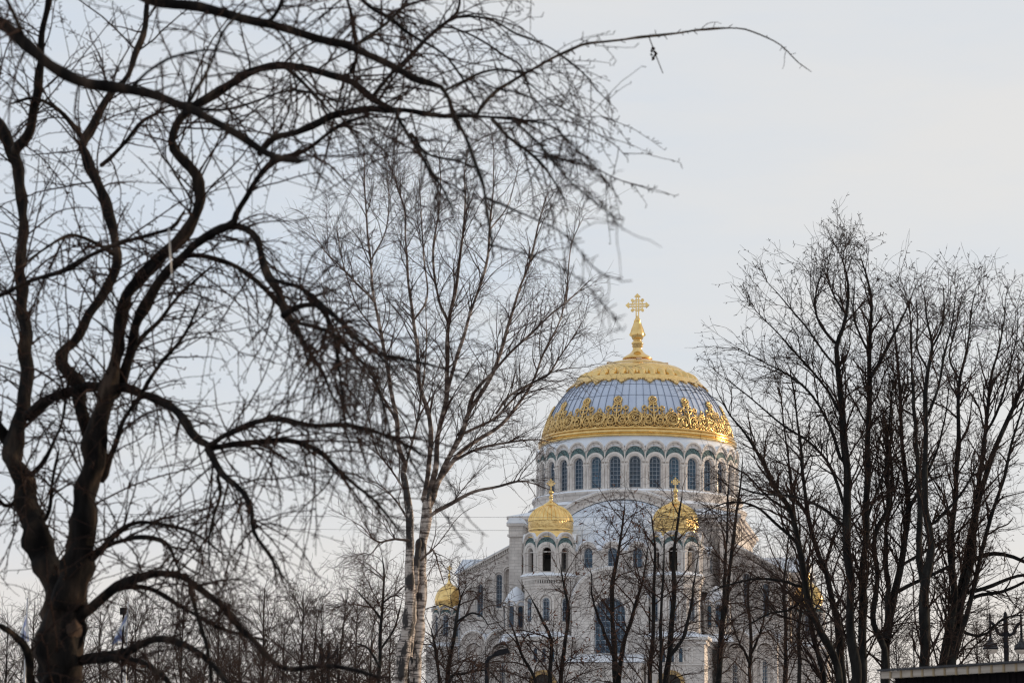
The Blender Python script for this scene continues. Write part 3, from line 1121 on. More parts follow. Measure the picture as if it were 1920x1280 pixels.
    for i, xo in enumerate((-2.1, -1.0, .1, 1.2, 2.3)):
        xx = cx + xo
        if i in (1, 2, 3):
            w = MB()
            w.pane(xx, .2, 17.4, 18.9, -31.27)
            w.build('window_pane', M['glass'], pb)
        a = MB()
        a.arc(xx, 18.9, .24, .4, -31.4, -31.1, n=8)
        a.box(xx - .4, xx - .24, -31.38, -31.1, 17.4, 18.9)
        a.box(xx + .24, xx + .4, -31.38, -31.1, 17.4, 18.9)
        a.build('window_surround', M['trim'], pb)
    o = MB()
    o.arc(cx, 14.6, 1.25, 1.75, -31.55, -31.0, n=20)
    o.build('portal_arch', M['gold_dark'], pb)
    o = MB()
    o.prism([(cx - 1.25, 11.5), (cx + 1.25, 11.5)] + [(cx + 1.25 * math.cos(PI * i / 12), 14.6 + 1.25 * math.sin(PI * i / 12)) for i in range(13)], -31.3, -31.1)
    o.build('portal_opening', M['void'], pb)


def facade_centre():
    b = MB()
    y = -28.6
    top = lambda x: 24.6 + math.sqrt(max(4.95 ** 2 - x * x, .01))
    b.arch_wall(-4.95, 4.95, 10, top, 0, 2.0, 18.6, 23.7, y, .9, n=24)
    b.box(-4.9, 4.9, y + .9, y + 6, 10, 18.5)
    fw = b.build('facade_wall', M['stone'], CAT)
    a = MB()
    a.arc(0, 24.6, 4.6, 5.0, y - .45, y + 2.5, n=32)
    a.build('facade_arch', M['trim'], fw)
    a = MB()
    a.arc(0, 24.6, 4.0, 4.6, y - .2, y + .2, n=32)
    a.build('facade_arch_frieze', M['frieze'], fw)
    a = MB()
    a.arc(0, 23.7, 2.02, 2.4, y - .3, y + .1, n=24)
    a.arc(0, 23.7, 2.7, 2.95, y - .22, y + .1, n=24)
    for s in (-1, 1):
        x0, x1 = sorted((s * 2.02, s * 2.4))
        a.box(x0, x1, y - .3, y + .1, 18.6, 23.7)
    a.build('window_surround', M['trim'], fw)
    s = MB()
    s.arc(0, 24.6, 5.0, 5.08, y - .4, y + 2.6, math.radians(12), math.radians(168), 32)
    s.build('arch_snow', M['snow'], fw)
    p = MB()
    p.pane(0, 2.02, 18.55, 23.7, y + .6, 24)
    p.build('window_pane', M['glass'], fw)
    m = MB()
    m.muntins(0, 2.0, 18.6, 23.7, y + .6, .07, 6, .8)
    m.build('window_frame', M['muntin'], fw)
    r = MB()
    r.prism([(-4.9, 17.2), (4.9, 17.2), (4.9, 17.4), (-4.9, 17.4)], -34.5, y)
    vs = [(-4.9, -34.6, 17.2), (4.9, -34.6, 17.2), (4.9, y - .02, 18.5), (-4.9, y - .02, 18.5), (-4.9, y - .02, 17.2), (4.9, y - .02, 17.2)]
    r.add(vs, [(0, 1, 2, 3), (0, 3, 4), (1, 5, 2)])
    r.build('porch_snow', M['snow'], fw)
    w = MB()
    w.box(-4.7, 4.7, -34.3, y, 0, 17.15)
    w.build('porch_wall', M['stone'], fw)
    f = MB()
    for i in range(5):
        f.arc(-3.6 + 1.8 * i, 15.6, .62, .8, -34.5, -34.2, n=10)
    f.build('porch_arch', M['trim'], fw)


def mirror(b, sx):
    if sx > 0:
        b.v = [(-x, y, z) for x, y, z in b.v]
        b.f = [f[::-1] for f in b.f]
    return b


def wing(sx):
    y = -17.0
    P = lambda px, py, yy=y: lp(px, py, yy)
    xl, zl = P(862, 1077)
    xr, zr = P(968, 1020)
    sl = (zr - zl) / (xr - xl)
    zt = lambda x: zl + sl * (x - xl)
    ops = [(883, 1105, 1160), (900.5, 1095, 1156), (918, 1085, 1150), (936, 1076, 1139), (953.5, 1066, 1126)]
    cen = [P(px, t) for px, t, bt in ops]
    bot = [P(px, bt)[1] for px, t, bt in ops]
    xs = [xl] + [(cen[i][0] + cen[i + 1][0]) / 2 for i in range(4)] + [xr]
    b = MB()
    hw = .40
    for i in range(5):
        b.arch_wall(xs[i], xs[i + 1], 0, zt, cen[i][0], hw, bot[i], cen[i][1] - hw, y, .5, n=10)
    b.add([(xl, y, 0), (xl, y, zl), (xl, -4, zl), (xl, -4, 0)], [(0, 1, 2, 3)])
    wg = mirror(b, sx).build('wing_wall', M['stone'], CAT)
    nb = MB()
    nb.prism([(xl + .1, 0), (xr, 0), (xr, zr - .3), (xl + .1, zl - .3)], y + .52, -4)
    mirror(nb, sx).build('niche_back', M['stone'], wg)
    for i in range(5):
        a = MB()
        cx, ct = cen[i]
        a.arc(cx, ct - hw, hw + .02, hw + .14, y - .14, y + .05, n=10)
        a.arc(cx, ct - hw + .1, .57, .72, y - .3, y + .05, n=10)
        a.box(cx - .7, cx - .58, y - .16, y + .05, bot[i] - .1, ct - hw + .1)
        a.box(cx + .58, cx + .7, y - .16, y + .05, bot[i] - .1, ct - hw + .1)
        a.box(cx - .5, cx + .5, y - .2, y + .1, bot[i] - .3, bot[i] - .06)
        mirror(a, sx).build('blind_arch', M['trim'], wg)
        if i in (1, 3):
            p = MB()
            p.pane(cx, hw + .01, bot[i] - .02, ct - hw, y + .38)
            mirror(p, sx).build('window_pane', M['glass'], wg)
            m = MB()
            m.muntins(cx, hw, bot[i], ct - hw, y + .38, .04, 2, .6)
            mirror(m, sx).build('window_frame', M['muntin'], wg)
    # sloping cornice
    c = MB()
    n = math.hypot(1, sl)
    for (o0, o1, yy) in ((-.02, .22, .5), (-.5, -.38, .25)):
        c.prism([(xl - .3, zt(xl - .3) + o0), (xr, zt(xr) + o0), (xr, zt(xr) + o1), (xl - .3, zt(xl - .3) + o1)], y - yy, y + .1)
    for i in range(26):
        x = xl + .2 + (xr - xl - .3) * i / 25
        c.prism([(x - .08, zt(x) - .38), (x + .08, zt(x) - .38), (x + .08, zt(x) - .0), (x - .08, zt(x) - .0)], y - .3, y + .1)
    mirror(c, sx).build('sloping_cornice', M['trim'], wg)
    f = MB()
    f.prism([(xl, zt(xl) - 1.5), (xr, zt(xr) - 1.5), (xr, zt(xr) - .52), (xl, zt(xl) - .52)], y - .04, y + .02)
    mirror(f, sx).build('scale_frieze', M['frieze'], wg)
    s = MB()
    s.prism([(xl - .35, zt(xl - .35) + .23), (xr, zt(xr) + .23), (xr, zt(xr) + .33), (xl - .35, zt(xl - .35) + .33)], y - .5, -4)
    mirror(s, sx).build('slope_snow', M['roof'], wg)
    # higher roof behind
    x0, z0 = P(858, 1077, -6)
    x1, z1 = P(866, 1047, -6)
    r = MB()
    vs = [(x0, -8, z0), (x1, -5, z1), (-14.9, -5, z1), (-14.9, -8, z0), (x0, 12, z0), (x1, 9, z1), (-14.9, 9, z1), (-14.9, 12, z0)]
    r.add(vs, [(0, 3, 2, 1), (0, 1, 5, 4), (1, 2, 6, 5), (4, 5, 6, 7)])
    rf = mirror(r, sx).build('transept_roof', M['roof'], CAT)
    w = MB()
    w.box(x0 + .4, -15.05, -7.6, 11.6, 0, z0 - .05)
    mirror(w, sx).build('transept_wall', M['stone'], rf)
    sm = MB()
    for i in range(9):
        t = i / 8
        xx = x1 + (-14.9 - x1) * t
        xb = x0 + (-14.9 - x0) * t
        sm.tube([(xb, -8.03, z0), (xx, -5.03, z1 + .03)], .05, 4)
    mirror(sm, sx).build('roof_seam', M['roof_seam'], rf)
    # drain pipe at the corner
    dp = MB()
    dp.tube([(xl - .1, y - .4, zt(xl) + .1), (xl - .15, y - .3, zt(xl) - 1.2), (xl + .05, y - .1, zt(xl) - 2.2), (xl + .05, y - .12, 18)], .07, 6)
    mirror(dp, sx).build('drain_pipe', M['roof_seam'], wg)

    # lower storey with two round gables
    yl = -21.0
    lo = empty('lower_storey', parent=CAT)
    gb = [(888, 1183, 22.5), (940, 1181, 28.5)]
    for gi, (px, py, hp) in enumerate(gb):
        cx, ct = lp(px, py, yl)
        h = hp * .0709
        zs = ct - h
        b = MB()
        b.arch_wall(cx - h, cx + h, 0, lambda x: zs + math.sqrt(max(h * h - (x - cx) ** 2, 0.001)), cx, h * .62, 6, zs - .9, yl, .45, n=20)
        mirror(b, sx).build('gable_wall', M['stone'], lo)
        k = MB()
        k.box(cx - h * .98, cx + h * .98, yl + .46, -16.5, 0, zs - .2)
        mirror(k, sx).build('gable_back', M['stone'], lo)
        a = MB()
        a.arc(cx, zs, h * .93, h * 1.06, yl - .5, yl + 2.0, n=24)
        mirror(a, sx).build('gable_moulding', M['trim'], lo)
        a = MB()
        a.arc(cx, zs, h * .78, h * .93, yl - .15, yl + .1, n=24)
        mirror(a, sx).build('gable_frieze', M['frieze'], lo)
        a = MB()
        a.arc(cx, zs - .9, h * .63, h * .72, yl - .22, yl + .1, n=20)
        a.arc(cx, zs - .9, h * .44, h * .52, yl + .3, yl + .5, n=20)
        mirror(a, sx).build('arch_ring', M['trim'], lo)
        a = MB()
        a.arc(cx, zs, h * 1.06, h * 1.11, yl - .45, yl + 4.2, math.radians(10), math.radians(170), 24)
        mirror(a, sx).build('gable_snow', M['snow'], lo)
        wx = cx + (.15 if gi else 0)
        ww = .38
        p = MB()
        p.pane(wx, ww, 12.5, zs - 2.4, yl + .40)
        mirror(p, sx).build('window_pane', M['glass'], lo)
        m = MB()
        m.muntins(wx, ww, 12.5, zs - 2.4, yl + .40, .04, 3, .5)
        m.arc(wx, zs - 2.4, ww + .03, ww + .2, yl + .25, yl + .5, n=10)
        m.box(wx - ww - .2, wx - ww - .03, yl + .25, yl + .5, 12.5, zs - 2.4)
        m.box(wx + ww + .03, wx + ww + .2, yl + .25, yl + .5, 12.5, zs - 2.4)
        mirror(m, sx).build('window_frame', M['trim'], lo)
    x0 = lp(866, 1200, yl)[0]
    x1 = lp(972, 1200, yl)[0]
    sn = MB()
    z0 = lp(900, 1198, yl)[1]
    vs = [(x0 - .3, yl + .2, z0 - .5), (x1, yl + .2, z0 - .5), (x1, y + .1, z0 + 1.0), (x0 - .3, y + .1, z0 + 1.0)]
    sn.add(vs, [(0, 1, 2, 3)])
    mirror(sn, sx).build('lean_to_snow', M['snow'], lo)

    # small round stair turret tucked against the tower
    cx, cy = -13.1, -23.0
    t = MB()
    t.lathe([(1.75, 20.5), (1.75, 21.3), (1.5, 21.6), (1.5, 25.0)], 24, cx, cy)
    st = mirror(t, sx).build('stair_turret', M['stone'], CAT)
    t = MB()
    t.lathe([(1.8, 25.0), (1.6, 25.7), (1.1, 26.6), (.5, 27.3), (.05, 27.6)], 24, cx, cy)
    mirror(t, sx).build('turret_roof', M['roof'], st)
    for k in range(-2, 3):
        a0 = k * PI / 4 - .25
        q = MB()
        q.arc(0, 25.0, .48, .66, -1.85, -1.2, n=10)
        q.box(-.66, -.5, -1.75, -1.4, 21.6, 25.0)
        q.box(.5, .66, -1.75, -1.4, 21.6, 25.0)
        ca, sa = math.cos(a0), math.sin(a0)
        q.v = [(x * ca - yy * sa + cx, x * sa + yy * ca + cy, z) for x, yy, z in q.v]
        mirror(q, sx).build('turret_arch', M['trim'], st)
        q = MB()
        q.pane(0, .3, 22.2, 24.6, -1.56)
        q.v = [(x * ca - yy * sa + cx, x * sa + yy * ca + cy, z) for x, yy, z in q.v]
        mirror(q, sx).build('window_pane', M['glass'], st)
    t = MB()
    t.lathe([(2.3, 20.3), (2.2, 20.6), (1.8, 21.3)], 24, cx, cy)
    mirror(t, sx).build('ledge_snow', M['snow'], st)

    # corner turret with gilded cupola
    cx, cy = (-24.35, -12.0)
    b = MB()
    octo(b, cx, cy, 1.75, 20.6, 25.5)
    ct = mirror(b, sx).build('corner_turret', M['void'], CAT)
    ccx = cx if sx < 0 else -cx
    bay_set(ct, 8, 1.95, ccx, cy, 21.4, .38, 24.15, 25.0, 24.6, 0.0, 2.2, pane=True, depth=.22, big=False, cols=2)
    d = MB()
    octo(d, ccx, cy, 2.05, 20.6, 21.4)
    octo(d, ccx, cy, 2.6, 20.0, 20.3)
    d.box(ccx - 2.5, ccx + 2.5, cy - 2.7, cy + 6, 0, 19.6)
    d.box(ccx - 2.75, ccx + 2.75, cy - 2.95, cy + 6, 19.6, 20.0)
    d.build('turret_base', M['stone'], ct)
    s = MB()
    R8 = 1 / math.cos(PI / 8)
    s.lathe([(2.65 * R8, 20.31), (2.3 * R8, 20.7), (2.0 * R8, 20.9)], 8, ccx, cy, PI / 8, 2 * PI + PI / 8, smooth=False)
    s.build('ledge_snow', M['snow'], ct)
    g = MB()
    g.lathe([(2.15, 25.3), (1.95, 25.75), (1.78, 25.95), (1.88, 26.05), (1.9, 26.2), (1.95, 26.5), (1.94, 26.8), (1.86, 27.25), (1.68, 27.7), (1.38, 28.15), (.98, 28.5), (.6, 28.75), (.4, 28.9), (.3, 29.05)], 40, ccx, cy)
    g.build('cupola', M['gold'], ct)
    f = MB()
    f.lathe([(.4, 28.9), (.16, 29.2), (.2, 29.4), (.1, 29.6), (.24, 29.9), (.12, 30.2), (.06, 30.5), (.03, 31.3)], 14, ccx, cy)
    f.build('cupola_finial', M['gold'], ct)
    c2 = big_cross(ct, 31.0, .42, .05, M['gold'], 'cupola_cross')
    c2.location = (ccx, cy, 0)


main_dome()
finial()
drum()
crossing()
semi_dome()
for _sx in (-1, 1):
    bell_tower(_sx)
    wing(_sx)
facade_centre()

# ------------------------------------------------------------------ trees: tools
def catmull(P, n):
    """P (k,d) control points -> (n,d) points evenly spread along a Catmull-Rom curve."""
    P = np.asarray(P, float)
    k = len(P)
    if k == 2:
        t = np.linspace(0, 1, n)[:, None]
        return P[0] * (1 - t) + P[1] * t
    E = np.vstack([2 * P[0] - P[1], P, 2 * P[-1] - P[-2]])
    u = np.linspace(0, k - 1 - 1e-9, max(8 * k, 2 * n))
    i = u.astype(int)
    t = (u - i)[:, None]
    a, b, c, d = E[i], E[i + 1], E[i + 2], E[i + 3]
    Q = .5 * (2 * b + (c - a) * t + (2 * a - 5 * b + 4 * c - d) * t ** 2 + (3 * b - a - 3 * c + d) * t ** 3)
    s = np.concatenate([[0], np.cumsum(np.linalg.norm(np.diff(Q[:, :3], axis=0), axis=1))])
    w = np.linspace(0, s[-1], n)
    return np.stack([np.interp(w, s, Q[:, j]) for j in range(Q.shape[1])], 1)


def unit(v):
    return v / np.maximum(np.linalg.norm(v, axis=-1, keepdims=True), 1e-9)


def tubes(P, R, sides, rough=0.0):
    """P (N,K,3), R (N,K) -> vertices, quads of N tapered tubes."""
    N, K, _ = P.shape
    T = np.empty_like(P)
    T[:, 1:-1] = P[:, 2:] - P[:, :-2]
    T[:, 0] = P[:, 1] - P[:, 0]
    T[:, -1] = P[:, -1] - P[:, -2]
    T = unit(T)
    m = np.abs(T).mean(1)
    m[:, 1] *= 0.6                                # prefer the depth axis as reference
    ref = np.eye(3)[np.argmin(m, 1)][:, None, :]
    A = unit(np.cross(T, ref))
    B = np.cross(T, A)
    w = np.arange(sides) * 2 * np.pi / sides
    rr = np.broadcast_to(R[:, :, None], (N, K, sides)).copy()
    if rough:
        ns = RNG.normal(0, 1, (N, K, sides))
        for _ in range(2):
            ns = (ns + np.roll(ns, 1, 2) + np.roll(ns, -1, 2)) / 2.0
        ns[:, 1:-1] = (ns[:, 2:] + ns[:, :-2] + 2 * ns[:, 1:-1]) / 3.0
        rr *= 1 + rough * ns
    V = P[:, :, None, :] + rr[..., None] * (np.cos(w)[None, None, :, None] * A[:, :, None, :] + np.sin(w)[None, None, :, None] * B[:, :, None, :])
    idx = np.arange(N * K * sides).reshape(N, K, sides)
    nx = np.roll(idx, -1, 2)
    Q = np.stack([idx[:, :-1], idx[:, 1:], nx[:, 1:], nx[:, :-1]], -1).reshape(-1, 4)
    return V.reshape(-1, 3), Q


def join(parts):
    V, Q, b = [], [], 0
    for v, q in parts:
        V.append(v)
        Q.append(q + b)
        b += len(v)
    return np.concatenate(V), np.concatenate(Q)


def sprout(P, R, per_m, length, ang, K=6, t0=0.05, t1=1.0, droop=0.0, wig=0.15, r0=None, tip=0.3, rfrac=0.6, lpow=0.0, up=0.0, end=False, bias=None):
    """side shoots of the branches P (N,K0,3), R (N,K0). length = (min,max) metres; lpow > 0 shortens shoots towards the tip."""
    N, K0, _ = P.shape
    seg = np.linalg.norm(np.diff(P, axis=1), axis=2)
    L = seg.sum(1)
    cnt = RNG.poisson(np.maximum(L * (t1 - t0) * per_m, 0))
    src = np.repeat(np.arange(N), cnt)
    t = RNG.uniform(t0, t1, len(src))
    if end:
        src = np.concatenate([src, np.arange(N)])
        t = np.concatenate([t, np.full(N, .999)])
    n = len(src)
    x = t * (K0 - 1)
    i = np.minimum(x.astype(int), K0 - 2)
    f = (x - i)[:, None]
    pos = P[src, i] * (1 - f) + P[src, i + 1] * f
    rad = R[src, i] * (1 - f[:, 0]) + R[src, i + 1] * f[:, 0]
    tan = unit(P[src, i + 1] - P[src, i])
    rnd = unit(RNG.normal(0, 1, (n, 3)))
    perp = unit(rnd - (rnd * tan).sum(1, keepdims=True) * tan)
    if bias is not None:
        perp = unit(perp + np.array(bias)[None])
        perp = unit(perp - (perp * tan).sum(1, keepdims=True) * tan * .8)
    a = np.radians(RNG.uniform(ang[0], ang[1], n))[:, None]
    d = tan * np.cos(a) + perp * np.sin(a)
    d[:, 2] += up
    d = unit(d)
    ln = RNG.uniform(length[0], length[1], n) * (1 - t * lpow)
    step = (ln / (K - 1))[:, None]
    pts = np.empty((n, K, 3))
    pts[:, 0] = pos
    for k in range(1, K):
        d = d + RNG.normal(0, wig, (n, 3))
        d[:, 2] -= droop
        d = unit(d)
        pts[:, k] = pts[:, k - 1] + d * step
    rs = rad * rfrac
    if r0 is not None:
        rs = np.clip(rs, r0[0], r0[1])
    u = np.linspace(0, 1, K)[None]
    rads = rs[:, None] * (1 - u * (1 - tip))
    return pts, rads


def trace(pts, d0, d1=None, n=None, wob=0.0, dexp=1.0):
    """picture-traced limb [(px, py, r_px), ...] with its distance going from d0 to d1 -> (n,3) points and (n,) radii in metres."""
    d1 = d0 if d1 is None else d1
    pts = np.array(pts, float)
    k = len(pts)
    s = np.concatenate([[0], np.cumsum(np.hypot(np.diff(pts[:, 0]), np.diff(pts[:, 1])))])
    tt = (s / s[-1]) ** dexp
    D = d0 + (d1 - d0) * tt
    W = np.array([np.append(at(p[0], p[1], dd), p[2] * dd / FPX) for p, dd in zip(pts, D)])
    n = n or int(np.clip(s[-1] / 14, 8, 60))
    Q = catmull(W, n)
    if wob:
        w = RNG.normal(0, wob, (n, 3))
        for _ in range(4):
            w[1:-1] = (w[2:] + w[:-2] + 2 * w[1:-1]) / 4
        w[0] = 0
        Q[:, :3] += w * np.maximum(Q[:, 3:4] * 1.6, .004)
    if n > 14:
        g = RNG.normal(0, .13, n)
        for _ in range(2):
            g[1:-1] = (g[2:] + g[:-2] + 2 * g[1:-1]) / 4
        Q[:, 3] *= 1 + g
    Q[-1, 3] *= .6
    return Q[:, :3], np.maximum(Q[:, 3], .001)


def resample(P, R, n):
    Q = catmull(np.column_stack([P, R]), n)
    return Q[:, :3], Q[:, 3]


class Tree:
    def __init__(s, name, label, base, group=None):
        s.o = empty(name, (base[0], base[1], 0.0))
        tag(s.o, label, 'tree', group)
        s.base = np.array([base[0], base[1], 0.0])
        s.limbs, s.crown = [], []

    def stem(s, P, R, mat, name='trunk', sides=14, rough=0.05):
        V, Q = tubes(P[None] - s.base, R[None], sides, rough)
        link_mesh(name, np_mesh(name, V, Q, mat), s.o)
        s.limbs.append((P, R))

    def stack(s, n=28, lim=None):
        L = s.limbs if lim is None else lim
        A = [resample(P, R, n) for P, R in L]
        return np.stack([a[0] for a in A]), np.stack([a[1] for a in A])

    def twigs(s, P, R, sides=3):
        s.crown.append(tubes(P - s.base, R, sides))

    def finish(s, mat, name='crown'):
        V, Q = join(s.crown)
        link_mesh(name, np_mesh(name, V, Q, mat), s.o)
        return len(Q) * 2


TRIS = {}


def ground_tail(pts, d):
    """extend a traced stem from its lowest picture point straight down to the ground."""
    x, y, r = pts[0]
    gy = 1475 + EYE[2] / d * FPX + 30
    return [(x, gy, r * 1.35), (x, (gy + y) / 2, r * 1.1)] + list(pts)


